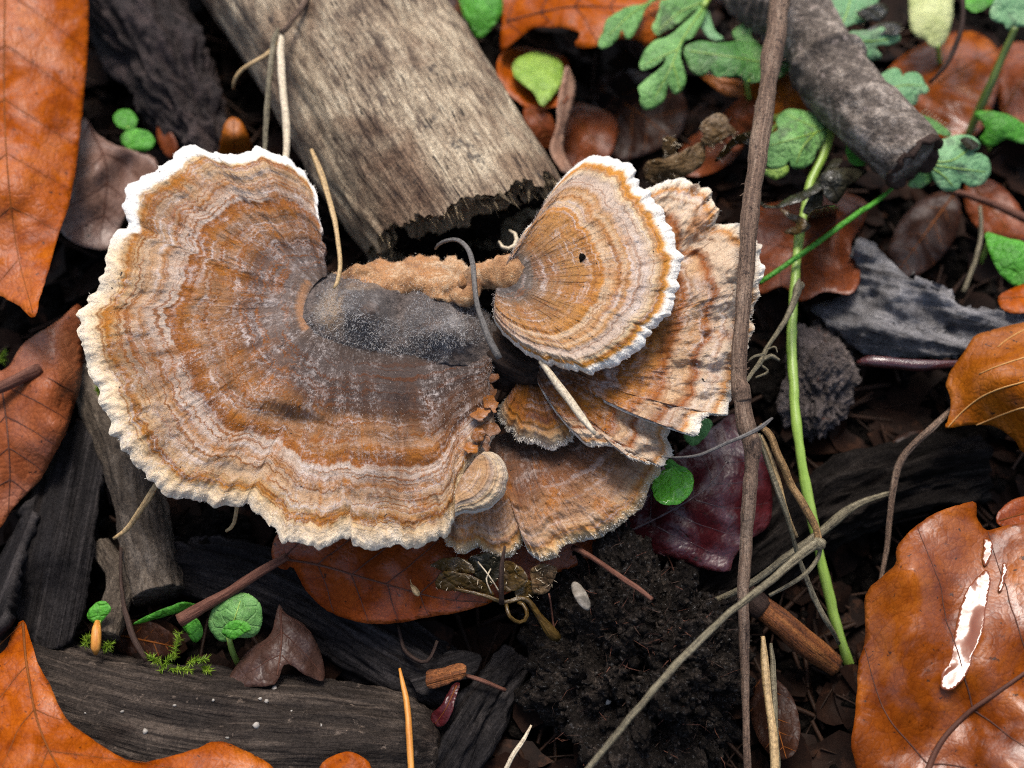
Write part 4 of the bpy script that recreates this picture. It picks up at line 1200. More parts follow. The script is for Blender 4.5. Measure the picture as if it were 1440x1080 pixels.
leaf('shaded brown leaf in the dark hollow right of the log',
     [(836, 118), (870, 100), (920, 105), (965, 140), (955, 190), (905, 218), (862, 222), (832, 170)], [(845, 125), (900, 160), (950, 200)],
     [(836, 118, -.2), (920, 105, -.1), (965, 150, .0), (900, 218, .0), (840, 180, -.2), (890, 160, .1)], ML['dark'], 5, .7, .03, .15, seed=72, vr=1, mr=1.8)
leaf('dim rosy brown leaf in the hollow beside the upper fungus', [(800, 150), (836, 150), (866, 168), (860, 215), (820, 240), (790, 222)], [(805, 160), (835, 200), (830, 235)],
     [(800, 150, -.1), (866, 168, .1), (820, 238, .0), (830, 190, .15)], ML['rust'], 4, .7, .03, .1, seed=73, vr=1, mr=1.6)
leaf('dead brown leaf standing behind the lower log',
     [(328, 942), (352, 912), (380, 892), (392, 850), (402, 862), (432, 882), (452, 922), (456, 957), (432, 950), (402, 934), (386, 962), (350, 966), (322, 962)], [(394, 858), (396, 900), (390, 950)],
     [(328, 942, .35), (392, 852, .55), (452, 922, .4), (456, 955, .4), (350, 964, .55), (396, 900, .6), (402, 934, .6)], ML['dead'], 3, .8, .03, .1, seed=74, vr=.9, mr=2.2, vein=M_VEINB, step=6)
leaf('red orange leaf edge above the wet leaf at the right', [(1402, 735), (1412, 712), (1440, 698), (1510, 690), (1520, 750), (1440, 752)], [(1405, 732), (1500, 705)],
     [(1402, 735, .9), (1440, 698, .8), (1510, 690, .8), (1440, 750, .8)], ML['red'], 0, .7, 0, .05, seed=75, veins=False, mr=1.2)
leaf('small orange red leaf tip at the right edge above the golden leaf', [(1404, 418), (1425, 405), (1470, 395), (1480, 430), (1440, 440), (1412, 436)], [(1405, 420), (1470, 415)],
     [(1404, 418, .9), (1470, 395, .9), (1440, 440, 1.0)], ML['orange'], 0, .7, 0, .05, seed=76, veins=False, mr=1)
leaf('dark purple brown curled leaf scrap under the orange chip', [(607, 1003), (622, 990), (634, 966), (646, 960), (640, 985), (632, 1010), (620, 1022), (608, 1018)], [(642, 964), (628, 995), (612, 1018)],
     [(607, 1003, .3), (644, 962, .4), (620, 1020, .35), (628, 992, .5)], ML['maroon'], 0, .7, 0, .05, seed=77, veins=False, mr=1, step=4)
# darker leaves half buried in the litter
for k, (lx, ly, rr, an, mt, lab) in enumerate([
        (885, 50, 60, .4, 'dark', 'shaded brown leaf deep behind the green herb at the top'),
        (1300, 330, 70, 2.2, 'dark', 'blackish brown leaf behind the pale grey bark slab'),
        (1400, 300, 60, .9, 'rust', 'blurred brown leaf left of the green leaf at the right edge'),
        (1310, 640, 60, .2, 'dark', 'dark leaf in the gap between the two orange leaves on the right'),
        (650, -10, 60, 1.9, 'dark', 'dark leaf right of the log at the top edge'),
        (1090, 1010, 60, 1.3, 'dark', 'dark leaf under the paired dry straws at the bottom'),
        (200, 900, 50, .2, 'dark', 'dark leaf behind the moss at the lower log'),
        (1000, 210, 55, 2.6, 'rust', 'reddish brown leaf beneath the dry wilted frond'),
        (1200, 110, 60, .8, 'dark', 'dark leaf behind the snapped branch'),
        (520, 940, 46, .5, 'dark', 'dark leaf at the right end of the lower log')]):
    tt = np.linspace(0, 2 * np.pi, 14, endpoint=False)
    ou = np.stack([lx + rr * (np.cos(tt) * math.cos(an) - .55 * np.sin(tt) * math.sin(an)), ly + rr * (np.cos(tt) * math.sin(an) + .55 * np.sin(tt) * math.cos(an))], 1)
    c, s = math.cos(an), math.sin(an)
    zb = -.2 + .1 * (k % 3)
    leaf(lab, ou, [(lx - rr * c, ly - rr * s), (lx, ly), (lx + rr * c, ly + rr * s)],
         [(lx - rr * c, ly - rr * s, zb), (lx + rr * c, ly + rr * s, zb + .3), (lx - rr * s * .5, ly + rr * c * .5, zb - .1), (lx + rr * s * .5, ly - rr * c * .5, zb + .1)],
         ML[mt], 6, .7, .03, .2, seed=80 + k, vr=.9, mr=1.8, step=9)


def scrap(name, label, cat, parts, zs, mat, seed, stalk=None, hairs=0, group=None, step=4):
    """A wilted leaf of several thin curled pieces."""
    t = None
    for k, (ou, zp) in enumerate(zip(parts, zs)):
        f0 = tps(zp)
        zf = lambda x, y, f0=f0, k=k: f0(x, y) + .10 * fbm(xyz(x * PX * 1.8, y * PX * 1.8, seed + k), 3, seed) + .04 * fbm(xyz(x * PX * 7, y * PX * 7, seed + k), 2, seed)
        v, f, p2, o, nr = sheet_data(ou, zf, step, True, 1.4, seed + k, .014)
        if t is None:
            t = thing(name, label, cat, (*v.mean(0)[:2], v[:, 2].min()), group)
        tc = xyz(p2[:, 0] * PX, p2[:, 1] * PX, seed)
        vv = np.full(len(p2), .5)
        mesh('leaflet', v, f, mat[k] if isinstance(mat, list) else mat, t, {'tc': np.vstack([tc, tc]), 'vein': np.concatenate([vv, vv])})
        if hairs:
            m = len(p2)
            strands('hairs', v[:m], nr, hairs, .09, .0035, M_STRAWP, t, seed + k, .6)
    for q, mt in (stalk or []):
        tube('stalk', q, mt, t, sides=7, rough=.15, rs=4)
    return t


scrap('wilted_frond', 'brown dry curled frond with a yellow tip left of the dry stem', 'wilted leaf',
      [[(905, 236), (915, 225), (935, 222), (955, 215), (985, 200), (992, 215), (985, 236), (960, 250), (935, 263), (910, 256)],
       [(934, 222), (932, 196), (940, 192), (953, 198), (952, 214), (946, 226)],
       [(985, 200), (990, 190), (984, 178), (995, 165), (1010, 158), (1022, 164), (1027, 176), (1036, 186), (1020, 196), (1000, 206)],
       [(1005, 228), (1020, 205), (1036, 190), (1056, 186), (1056, 198), (1034, 206), (1018, 222)]],
      [[(905, 236, 1.7), (985, 202, 1.9), (960, 250, 1.8), (945, 235, 2.1)], [(934, 222, 2.0), (940, 192, 2.2), (952, 212, 1.9)],
       [(985, 200, 1.9), (1010, 158, 2.1), (1036, 186, 1.9), (1008, 186, 2.05)], [(1005, 228, 1.7), (1056, 190, 1.9), (1025, 205, 1.95)]],
      [ML['dry'], ML['dry'], ML['dry'], ML['wilt']], 91, [([(1056, 190, 1.9, 3), (1075, 178, 1.8, 3.5), (1100, 160, 1.5, 4)], M_STEMD)], 40)
scrap('blackened_herb', 'wet blackened wilted herb leaf hanging under the snapped branch', 'wilted leaf',
      [[(1066, 281), (1085, 290), (1110, 276), (1140, 262), (1158, 240), (1170, 224), (1184, 224), (1174, 242), (1155, 266), (1130, 281), (1100, 291), (1076, 293)],
       [(1152, 250), (1165, 238), (1190, 236), (1220, 240), (1203, 255), (1190, 266), (1176, 287), (1160, 276)],
       [(1134, 306), (1150, 292), (1170, 289), (1179, 295), (1170, 306), (1148, 314), (1138, 314)],
       [(1095, 294), (1112, 300), (1128, 305), (1140, 318), (1120, 331), (1102, 326), (1120, 316), (1108, 307)],
       [(1146, 265), (1156, 258), (1158, 285), (1146, 305), (1130, 300), (1136, 282)]],
      [[(1066, 281, 1.7), (1140, 262, 1.9), (1170, 224, 1.8), (1110, 285, 1.95)], [(1152, 250, 1.9), (1220, 240, 1.6), (1176, 286, 1.75), (1182, 252, 2.05)],
       [(1134, 306, 1.8), (1179, 295, 1.6), (1155, 300, 1.9)], [(1095, 294, 1.6), (1140, 318, 1.7), (1102, 327, 1.5)], [(1150, 262, 1.85), (1140, 303, 1.7), (1156, 285, 1.7)]],
      [ML['black'], ML['black'], ML['black'], ML['wilt'], ML['black']], 101)
scrap('withered_leaf', 'translucent olive brown withered leaf dangling below the fungi', 'wilted leaf',
      [[(606, 793), (627, 785), (655, 787), (668, 805), (648, 806), (615, 800)], [(612, 818), (626, 803), (655, 808), (682, 820), (694, 838), (665, 832), (620, 830)],
       [(655, 790), (680, 778), (705, 785), (700, 815), (680, 822), (664, 806)], [(746, 800), (765, 793), (782, 797), (782, 810), (770, 832), (752, 834), (748, 818)],
       [(705, 790), (730, 795), (742, 815), (724, 832), (706, 826)], [(726, 825), (745, 815), (755, 830), (740, 846), (726, 842)]],
      [[(606, 793, 1.35), (655, 787, 1.5), (648, 806, 1.4)], [(612, 818, 1.3), (655, 808, 1.45), (694, 838, 1.25)], [(655, 790, 1.4), (705, 785, 1.5), (680, 822, 1.3)],
       [(746, 800, 1.4), (782, 797, 1.3), (752, 834, 1.2)], [(705, 790, 1.4), (742, 815, 1.4), (706, 826, 1.25)], [(726, 825, 1.3), (755, 830, 1.2), (726, 842, 1.2)]],
      [ML['wilt'], ML['wilt'], ML['black'], ML['dry'], ML['wilt'], ML['wilt']], 111,
      [([(640, 828, 1.3, 3), (680, 836, 1.3, 3), (710, 846, 1.25, 3.5), (740, 842, 1.2, 4), (760, 868, 1.0, 5), (776, 890, .9, 9), (786, 898, .85, 5)], ML['wilt']),
       ([(712, 850, 1.25, 3), (716, 866, 1.25, 3), (730, 875, 1.2, 3), (741, 868, 1.2, 3), (738, 852, 1.2, 3), (728, 846, 1.2, 3)], ML['wilt']),
       ([(710, 768, 1.9, 2), (705, 800, 1.75, 4), (704, 825, 1.6, 4), (705, 848, 1.4, 4)], M_TWIGD), ([(690, 800, 1.4, 1.2), (684, 815, 1.45, 1.2), (692, 834, 1.3, 1.2)], M_STRAWP),
       ([(672, 790, 1.5, 1), (690, 812, 1.5, 1), (705, 836, 1.3, 1)], M_STRAWP), ([(772, 835, 1.2, 1.5), (776, 860, .9, 1.5), (782, 900, .6, 1.5)], M_TWIGR)], 20)


# ------------------------------------------------------------------ green plants
def gleaf(parent, ou, zp, mat, seed, stem=None, hairs=0, step=5, rib=None, cup=.05):
    f0 = tps(zp)
    a = np.asarray(ou, float)
    ctr = a.mean(0)

    def zf(x, y):
        return f0(x, y) + cup * .8 * fbm(xyz(x * PX * 1.6, y * PX * 1.6, seed), 3, seed) + .018 * fbm(xyz(x * PX * 8, y * PX * 8, seed), 2, seed)
    v, f, p2, o, nr = sheet_data(ou, zf, step, True, .9, seed, .008)
    tc = xyz(p2[:, 0] * PX, p2[:, 1] * PX, seed)
    lf = mesh('leaflet', v, f, mat, parent, {'tc': np.vstack([tc, tc])})
    for r_ in rib or []:
        q = spline(r_, 16)
        q = q[inside(o, q[:, 0], q[:, 1])]
        if len(q) > 4:
            b, c, at = tube_data(P(q[:, 0], q[:, 1], zf(q[:, 0], q[:, 1]) + .002), np.linspace(1.4, .7, len(q)) * PX, 5)
            mesh('rib', b, c, M_STEMG, lf, at)
    if hairs:
        strands('hairs', v[:len(p2)], nr, hairs, .10, .0028, M_STRAWP, lf, seed, .5)
    if stem:
        tube('stalk', stem, M_STEMG, parent, sides=7)


def herb(name, label, base, group=None, cat='plant'):
    return thing(name, label, cat, P(*base), group)


G = 'green herb leaves'
h = herb('herb_leaf', 'pale green lobed herb leaf over the dark hollow at the top', (990, 10, 1.2), G)
gleaf(h, [(909, 4), (890, 8), (871, 15), (852, 29), (848, 44), (842, 56), (842, 67), (853, 67), (869, 54), (875, 41), (880, 54), (890, 51), (902, 28), (912, 8), (940, -8), (925, -14)],
      [(842, 60, 1.7), (890, 50, 1.7), (912, 5, 1.6), (871, 20, 1.8)], MG['green'], 121, rib=[[(930, -8), (890, 18), (856, 50)]])
gleaf(h, [(960, -4), (930, 0), (927, 14), (921, 29), (917, 40), (923, 50), (934, 45), (957, 32), (971, 18), (988, 8), (990, -6)],
      [(917, 40, 1.6), (957, 30, 1.55), (988, 8, 1.6), (930, 5, 1.7)], MG['green'], 122, rib=[[(985, 4), (955, 18), (925, 44)]])
gleaf(h, [(975, 20), (959, 35), (940, 50), (919, 58), (905, 73), (899, 88), (900, 98), (911, 98), (927, 89), (937, 78), (931, 93), (909, 111), (897, 123), (900, 133), (899, 144), (905, 154), (913, 155), (923, 150), (934, 142), (938, 127), (940, 114), (943, 127), (950, 133), (960, 127), (965, 110), (961, 92), (957, 79), (962, 60), (974, 52), (984, 38), (994, 14), (988, 6)],
      [(988, 8, 1.65), (919, 62, 1.75), (900, 98, 1.65), (897, 125, 1.7), (908, 154, 1.5), (965, 110, 1.6), (940, 100, 1.75), (962, 55, 1.75)], MG['green'], 123, rib=[[(990, 10), (960, 55), (943, 95), (920, 140)], [(952, 70), (925, 82), (906, 92)], [(946, 90), (953, 112), (956, 128)]],
      stem=[(989, 10, 1.66, 4), (998, -10, 1.5, 5), (1005, -60, 1.1, 5)])
h = herb('herb_leaf', 'hairy deep green herb leaf tucked behind the dry stem', (1040, 70, 1.0), G)
gleaf(h, [(965, 64), (986, 57), (1007, 60), (1038, 58), (1061, 60), (1073, 66), (1096, 76), (1116, 92), (1124, 108), (1110, 100), (1098, 109), (1065, 116), (1048, 116), (1040, 108), (1007, 109), (998, 95), (995, 104), (984, 107), (973, 101), (965, 86), (961, 74)],
      [(962, 72, 1.65), (1038, 60, 1.55), (1120, 100, 1.3), (1050, 114, 1.5), (985, 105, 1.5), (1030, 85, 1.7)], MG['deep'], 124, hairs=90, rib=[[(970, 72), (1040, 82), (1110, 96)]])
gleaf(h, [(984, 31), (994, 14), (1001, 30), (1006, 43), (1018, 55), (1004, 57), (990, 47)], [(984, 31, 1.5), (994, 14, 1.5), (1016, 55, 1.5)], MG['blue'], 125, stem=[(1050, 112, 1.5, 4), (1052, 128, 1.2, 4), (1056, 150, .6, 4)])
gleaf(h, [(1050, 30), (1062, 36), (1056, 50), (1068, 62), (1040, 60), (1030, 45)], [(1050, 30, 1.55), (1068, 62, 1.5), (1030, 45, 1.5)], MG['green'], 126, hairs=40)
h = herb('herb_leaf', 'hairy green herb leaf above the snapped branch with a dark curled lobe', (1190, 30, 1.0), G)
gleaf(h, [(1138, -20), (1150, 6), (1165, 22), (1178, 46), (1190, 38), (1209, 32), (1228, 28), (1240, 24), (1230, 12), (1236, -4), (1220, -30)],
      [(1150, 0, 1.6), (1178, 44, 1.6), (1240, 22, 1.4), (1210, -20, 1.5), (1200, 15, 1.7)], MG['blue'], 127, hairs=140, rib=[[(1180, 44), (1192, 15), (1200, -20)]])
gleaf(h, [(1205, 20), (1222, 8), (1240, 4), (1250, 12), (1243, 26), (1226, 30)], [(1205, 20, 1.75), (1250, 12, 1.6), (1240, 26, 1.6)], ML['black'], 128)
gleaf(h, [(1188, 54), (1200, 43), (1223, 43), (1238, 38), (1252, 44), (1262, 48), (1267, 54), (1257, 63), (1232, 66), (1240, 77), (1238, 83), (1223, 85), (1211, 83), (1200, 73)],
      [(1188, 54, 1.6), (1266, 54, 1.45), (1238, 83, 1.4), (1222, 60, 1.65)], MG['blue'], 129, rib=[[(1192, 56), (1225, 58), (1260, 54)]])
gleaf(h, [(1214, 50), (1226, 38), (1240, 32), (1264, 31), (1268, 42), (1260, 50), (1244, 48)], [(1214, 50, 1.72), (1264, 31, 1.6), (1260, 50, 1.62)], ML['black'], 130, hairs=20)
h = herb('herb_leaf', 'rounded blue green leaflet with a notch above the middle of the snapped branch', (1260, 130, .8), G)
gleaf(h, [(1232, 114), (1244, 101), (1257, 95), (1267, 100), (1268, 109), (1260, 119), (1273, 103), (1286, 101), (1296, 106), (1302, 117), (1307, 127), (1300, 133), (1292, 133), (1291, 142), (1284, 149), (1268, 138), (1248, 130)],
      [(1234, 114, 1.5), (1260, 96, 1.55), (1302, 117, 1.5), (1284, 148, 1.5), (1268, 122, 1.65)], MG['blue'], 131, rib=[[(1245, 126), (1272, 120), (1298, 120)]], stem=[(1245, 128, 1.5, 3), (1235, 150, 1.2, 3), (1220, 180, .7, 3)])
h = herb('herb_leaf', 'bristly narrow green leaflet at the upper side of the branch end', (1310, 180, .8), G)
gleaf(h, [(1286, 158), (1298, 162), (1307, 165), (1323, 175), (1338, 187), (1337, 192), (1321, 189), (1305, 182), (1290, 172)], [(1286, 158, 1.6), (1338, 188, 1.5), (1306, 180, 1.6)], MG['green'], 132, stem=[(1290, 168, 1.55, 3), (1278, 185, 1.2, 3), (1268, 205, .7, 3)])
for k in range(9):
    x, y = 1295 + k * 4.6, 160 + k * 3.1
    tube('bristle', [(x, y, 1.6, .8), (x + 4, y - 4, 1.66, .6), (x + 8, y - 7, 1.7, .25)], M_STRAWP, h, n=5, sides=4)
h = herb('herb_leaf', 'green three lobed leaf beside the hollow end of the snapped branch', (1340, 250, .6), G)
gleaf(h, [(1303, 214), (1320, 200), (1333, 193), (1350, 189), (1366, 191), (1377, 199), (1378, 208), (1366, 215), (1380, 216), (1389, 222), (1393, 232), (1392, 247), (1380, 260), (1363, 263), (1352, 255), (1348, 267), (1330, 269), (1318, 261), (1311, 247), (1306, 230)],
      [(1303, 216, 1.55), (1360, 190, 1.55), (1392, 235, 1.4), (1378, 260, 1.3), (1330, 268, 1.35), (1340, 225, 1.65)], MG['blue'], 133, rib=[[(1308, 228), (1340, 225), (1372, 202)], [(1310, 232), (1345, 237), (1386, 242)], [(1310, 236), (1328, 248), (1340, 262)]])
gleaf(h, [(1276, 261), (1285, 248), (1297, 236), (1308, 229), (1314, 242), (1308, 257), (1290, 265)], [(1276, 261, 1.35), (1308, 229, 1.5), (1308, 257, 1.35)], MG['green'], 134,
      stem=[(1306, 226, 1.5, 3), (1296, 240, 1.1, 3), (1290, 260, .5, 3)])
gleaf(h, [(1350, 196), (1364, 194), (1376, 202), (1376, 208), (1362, 210)], [(1350, 196, 1.66), (1376, 202, 1.58), (1362, 210, 1.66)], ML['black'], 135)
h = herb('herb_leaf', 'spotted green lobed leaf right of the dry stem on a thick green stalk', (1165, 240, .4), G)
gleaf(h, [(1079, 193), (1074, 213), (1076, 232), (1093, 237), (1106, 231), (1111, 223), (1113, 235), (1130, 237), (1143, 228), (1149, 213), (1162, 190), (1160, 172), (1147, 160), (1133, 156), (1113, 153), (1100, 158), (1091, 170), (1094, 182)],
      [(1076, 213, 1.7), (1093, 236, 1.6), (1130, 237, 1.55), (1160, 185, 1.6), (1113, 154, 1.7), (1120, 195, 1.85)], MG['green'], 136, rib=[[(1160, 182), (1125, 193), (1082, 205)], [(1150, 184), (1130, 205), (1120, 230)], [(1150, 180), (1125, 170), (1105, 160)]])
gleaf(h, [(1072, 238), (1092, 238), (1107, 233), (1108, 243), (1094, 252), (1080, 248)], [(1072, 238, 1.6), (1108, 238, 1.6), (1092, 252, 1.5)], MG['lime'], 137)
gleaf(h, [(1190, 200), (1207, 206), (1220, 219), (1218, 231), (1203, 233), (1192, 223)], [(1190, 200, 1.5), (1220, 219, 1.45), (1203, 232, 1.4)], MG['bright'], 138)
tube('stem', [(1172, 168, 1.45, 6.5), (1164, 195, 1.45, 7.5), (1156, 222, 1.45, 6.5), (1140, 258, 1.4, 6), (1128, 310, 1.3, 6.2), (1119, 370, 1.3, 6.4), (1114, 440, 1.3, 6.6), (1113, 500, 1.3, 6.6), (1117, 560, 1.25, 7), (1125, 630, 1.1, 7), (1138, 710, .8, 7), (1153, 780, .4, 7), (1168, 845, .0, 7), (1184, 900, -.35, 7), (1202, 960, -.9, 7)], M_STEMG, h, 130, 14, rough=.05)
tube('stalk', [(1079, 193, 1.55, 3), (1088, 180, 1.55, 3), (1097, 172, 1.45, 3.5), (1090, 165, 1.1, 3)], M_STEMG, h)
h = herb('herb_leaf', 'wet blue green leaf on a dark stalk cut by the top right corner', (1420, 60, .5), G)
gleaf(h, [(1392, 19), (1396, 28), (1404, 31), (1412, 33), (1417, 43), (1428, 38), (1440, 36), (1480, 30), (1480, -20), (1440, -20), (1405, -8)],
      [(1392, 19, 1.9), (1417, 42, 1.8), (1480, 0, 1.8), (1420, 0, 2.0)], MG['blue'], 139)
gleaf(h, [(1348, -8), (1360, 12), (1372, 18), (1386, 12), (1402, -4), (1390, -30), (1360, -30)], [(1348, -8, 1.7), (1372, 18, 1.7), (1400, -20, 1.6)], MG['bright'], 140)
tube('stem', [(1428, 38, 1.85, 4), (1412, 75, 1.5, 4.5), (1396, 112, 1.2, 5), (1378, 152, .8, 5.5), (1362, 190, .4, 5)], M_STEMD, h, 30, 8)
h = herb('herb_leaf', 'small blurred bright green herb at the right edge below the orange leaves', (1400, 190, .3), G)
gleaf(h, [(1370, 160), (1390, 156), (1420, 162), (1445, 178), (1470, 190), (1440, 202), (1415, 196), (1392, 207), (1378, 196), (1386, 181)], [(1370, 160, .8), (1440, 180, .9), (1392, 206, .7), (1400, 180, .95)], MG['bright'], 141, stem=[(1395, 185, .85, 3), (1390, 210, .3, 3)])
h = herb('green_leaf', 'plain green leaf at the right edge above the golden orange leaf', (1400, 370, .4), None)
gleaf(h, [(1385, 329), (1410, 332), (1440, 340), (1490, 350), (1490, 410), (1440, 408), (1415, 394), (1398, 370)], [(1385, 329, .9), (1490, 350, 1.0), (1440, 408, .8), (1430, 365, 1.05)], MG['bright'], 142, stem=[(1390, 340, .9, 3), (1380, 370, .4, 3)])
h = herb('pale_leaf', 'blurred pale yellow green leaf at the top right behind the dark tendril', (1310, 60, .2), None)
gleaf(h, [(1285, -20), (1278, 20), (1284, 48), (1300, 54), (1312, 68), (1328, 62), (1336, 42), (1340, 15), (1336, -20)], [(1280, 10, .8), (1338, 10, .8), (1318, 66, .7), (1308, 20, .95)], MG['paleg'], 143, step=7, stem=[(1318, 64, .7, 3), (1322, 90, .2, 3)])
h = herb('green_leaf', 'bright rounded green leaf at the top right of the log', (670, 60, .4), None)
gleaf(h, [(648, -20), (650, 20), (660, 36), (668, 52), (680, 51), (700, 30), (707, 8), (700, -20)], [(648, 0, 1.1), (706, 5, 1.1), (674, 52, .9), (678, 10, 1.2)], MG['bright'], 144, step=6)
h2 = herb('green_leaf', 'small blue green leaf against the right flank of the log', (645, 60, .4), None)
gleaf(h2, [(627, 42), (645, 39), (660, 47), (667, 62), (660, 75), (648, 73), (635, 59)], [(627, 42, .9), (667, 62, .8), (648, 73, .8)], MG['blue'], 145)
h = herb('seedling', 'tiny seedling with two round green leaves in the dark gap at upper left', (185, 185, 0), None)
def oval(cx, cy, rx, ry, an=0, n=12):
    t = np.linspace(0, 2 * np.pi, n, endpoint=False)
    return [(cx + rx * math.cos(k) * math.cos(an) - ry * math.sin(k) * math.sin(an), cy + rx * math.cos(k) * math.sin(an) + ry * math.sin(k) * math.cos(an)) for k in t]
gleaf(h, oval(176, 168, 17, 14, .3), [(160, 168, .85), (192, 168, .8), (176, 182, .8)], MG['bright'], 146, stem=[(180, 180, .8, 2.5), (186, 195, .3, 2.5)])
gleaf(h, oval(194, 197, 24, 16, .15), [(170, 197, .8), (218, 197, .8), (194, 212, .75)], MG['bright'], 147)
h = herb('seedling', 'round spotted green leaf beside the leaf stalk at lower left', (330, 905, 0), None)
gleaf(h, [(293, 880), (297, 860), (313, 844), (337, 834), (357, 839), (368, 854), (369, 877), (360, 893), (346, 898), (330, 896), (316, 902), (302, 896)], [(293, 880, .7), (337, 834, .9), (369, 877, .75), (312, 901, .6), (335, 868, .92)], MG['green'], 148, rib=[[(322, 892), (330, 870), (338, 845)]])
gleaf(h, [(186, 879), (213, 863), (240, 852), (256, 847), (278, 851), (267, 860), (243, 864), (216, 872)], [(186, 879, .5), (256, 847, .7), (278, 851, .6)], MG['bright'], 149)
gleaf(h, [(255, 873), (275, 868), (286, 888), (276, 904), (264, 893)], [(255, 873, .55), (286, 888, .5), (276, 904, .4)], MG['bright'], 150, stem=[(322, 896, .7, 3.5), (326, 915, .4, 4), (335, 935, .0, 4)])
gleaf(h, [(312, 890), (322, 874), (334, 872), (348, 876), (352, 886), (340, 893), (328, 900)], [(312, 890, .85), (334, 872, .95), (350, 886, .9)], MG['bright'], 151)
h = herb('seedling', 'tiny notched green leaf above the orange needle tip at lower left', (140, 885, 0), None)
gleaf(h, [(122, 867), (133, 850), (147, 845), (156, 857), (147, 870), (137, 878)], [(122, 867, .6), (147, 845, .7), (147, 870, .6)], MG['bright'], 152, stem=[(140, 874, .6, 2), (142, 890, .1, 2)])
h = herb('seedling', 'shiny round green leaf next to the lower fungus and the maroon leaf', (940, 700, .2), None)
gleaf(h, [(916, 682), (920, 668), (935, 660), (950, 656), (967, 660), (976, 674), (971, 695), (952, 709), (932, 709), (920, 699)], [(916, 682, 1.35), (945, 657, 1.3), (976, 676, 1.3), (940, 709, 1.4), (945, 685, 1.4)], MG['shiny'], 153)
gleaf(h, [(934, 656), (942, 645), (956, 654), (968, 660), (950, 664)], [(934, 656, 1.32), (956, 650, 1.35), (950, 664, 1.32)], MG['bright'], 154, stem=[(940, 662, 1.25, 2.5), (930, 690, .3, 3)])
h = herb('green_leaf', 'green leaf peeping out under the ragged tip of the frilled fungus', (985, 620, .4), None)
gleaf(h, [(962, 612), (985, 588), (1002, 594), (992, 615), (974, 627)], [(962, 612, .9), (985, 588, 1.0), (974, 627, .85)], MG['green'], 155)


def moss(label, spots, seed):
    g = np.random.default_rng(seed)
    t = thing('moss_tuft', label, 'moss', P(*spots[0][:3]))
    for x, y, z, dx, dy, dz, L in spots:
        b = P(x, y, z)
        d = np.array([dx, dy, dz], float)
        d /= np.linalg.norm(d)
        p = b + d * np.linspace(0, L, 12)[:, None]
        n = 130
        u = g.uniform(0, 1, n)
        base = b + d * (u * L)[:, None]
        q = g.normal(0, 1, (n, 3)) + d * .8
        q /= np.linalg.norm(q, axis=1, keepdims=True)
        s = np.cross(q, g.normal(0, 1, (n, 3)))
        s /= np.linalg.norm(s, axis=1, keepdims=True)
        ll = (.05 + .07 * g.uniform(0, 1, (n, 1)))
        vv = np.stack([base - s * .008, base + s * .008, base + q * ll], 1).reshape(-1, 3)
        o = mesh('moss_leaves', vv, (np.arange(n)[:, None] * 3 + np.arange(3)), M_MOSS, t, {'tc': vv}, False)
        o['kind'] = 'stuff'
        a, f, at = tube_data(p, np.full(12, .012), 5)
        mesh('shoot', a, f, M_MOSS, t, at)


moss('yellow green feathery moss shoots on the edge of the lower log', [(225, 945, .45, .6, .6, .6, .3), (238, 940, .45, .9, -.2, .5, .4), (245, 925, .45, .2, .9, .5, .35), (265, 932, .45, 1, .1, .4, .3), (228, 935, .4, -.7, .4, .6, .22), (285, 938, .4, .8, -.5, .5, .15)], 3)
moss('small yellow green moss shoots beside the orange needle tip', [(118, 908, .4, .5, .6, .6, .16), (146, 912, .4, .8, .3, .5, .14)], 5)
moss('tiny green moss speck on the rough black root', [(140, 22, 1.1, .2, .5, .8, .15), (268, 75, 1.0, .3, .4, .8, .18)], 6)
moss('bit of green moss at the left edge beside the tall orange leaf', [(2, 510, .4, .4, .5, .8, .2), (138, 552, .9, .3, .4, .8, .1)], 8)

# ------------------------------------------------------------------ stems, straws, tendrils
t = thing('dry_weed', 'tall dry brown plant stem with a knot standing in front of the frilled fungus', 'dead plant', P(1050, 1080, 0))
tube('stalk', [(1108, -60, 3.0, 14), (1099, -5, 3.05, 13.5), (1088, 70, 3.1, 13), (1077, 140, 3.1, 13), (1066, 210, 3.15, 13), (1056, 290, 3.2, 12.5), (1050, 360, 3.15, 11.5), (1043, 450, 3.0, 11), (1039, 520, 2.8, 10.5), (1041, 545, 2.75, 11), (1048, 590, 2.6, 12.5), (1057, 622, 2.5, 12), (1058, 650, 2.4, 11), (1054, 700, 2.2, 9.5), (1050, 760, 1.9, 8.5), (1044, 840, 1.6, 7.5), (1045, 900, 1.3, 7), (1048, 980, 1.0, 5.5), (1051, 1050, .8, 5), (1053, 1120, .5, 5)], M_STEMB, t, 260, 18, rough=.16, rs=5, stretch=.18)
_w, _r = path([(1099, -5, 3.05, 13.5), (1088, 70, 3.1, 13), (1077, 140, 3.1, 13), (1066, 210, 3.15, 13), (1056, 290, 3.2, 12.5), (1050, 360, 3.15, 11.5), (1043, 450, 3.0, 11), (1039, 520, 2.8, 10.5)], 90)
_v, _f, _a = tube_data(_w, _r, 14)
_n = _v[:90 * 14] - np.repeat(_w, 14, 0)
strands('peeling_flakes', _v[:90 * 14], _n, 260, .07, .006, M_STEMB, t, 61, .8)
tube('node', [(1036, 532, 2.78, 9), (1040, 546, 2.75, 14.5), (1043, 556, 2.72, 13), (1046, 566, 2.7, 11)], M_STEMB, t, 14, 18, rough=.3, rs=6)
tube('node', [(1055, 612, 2.55, 11), (1058, 626, 2.5, 14), (1059, 640, 2.45, 12), (1057, 650, 2.4, 9)], M_STEMB, t, 14, 18, rough=.3, rs=6)
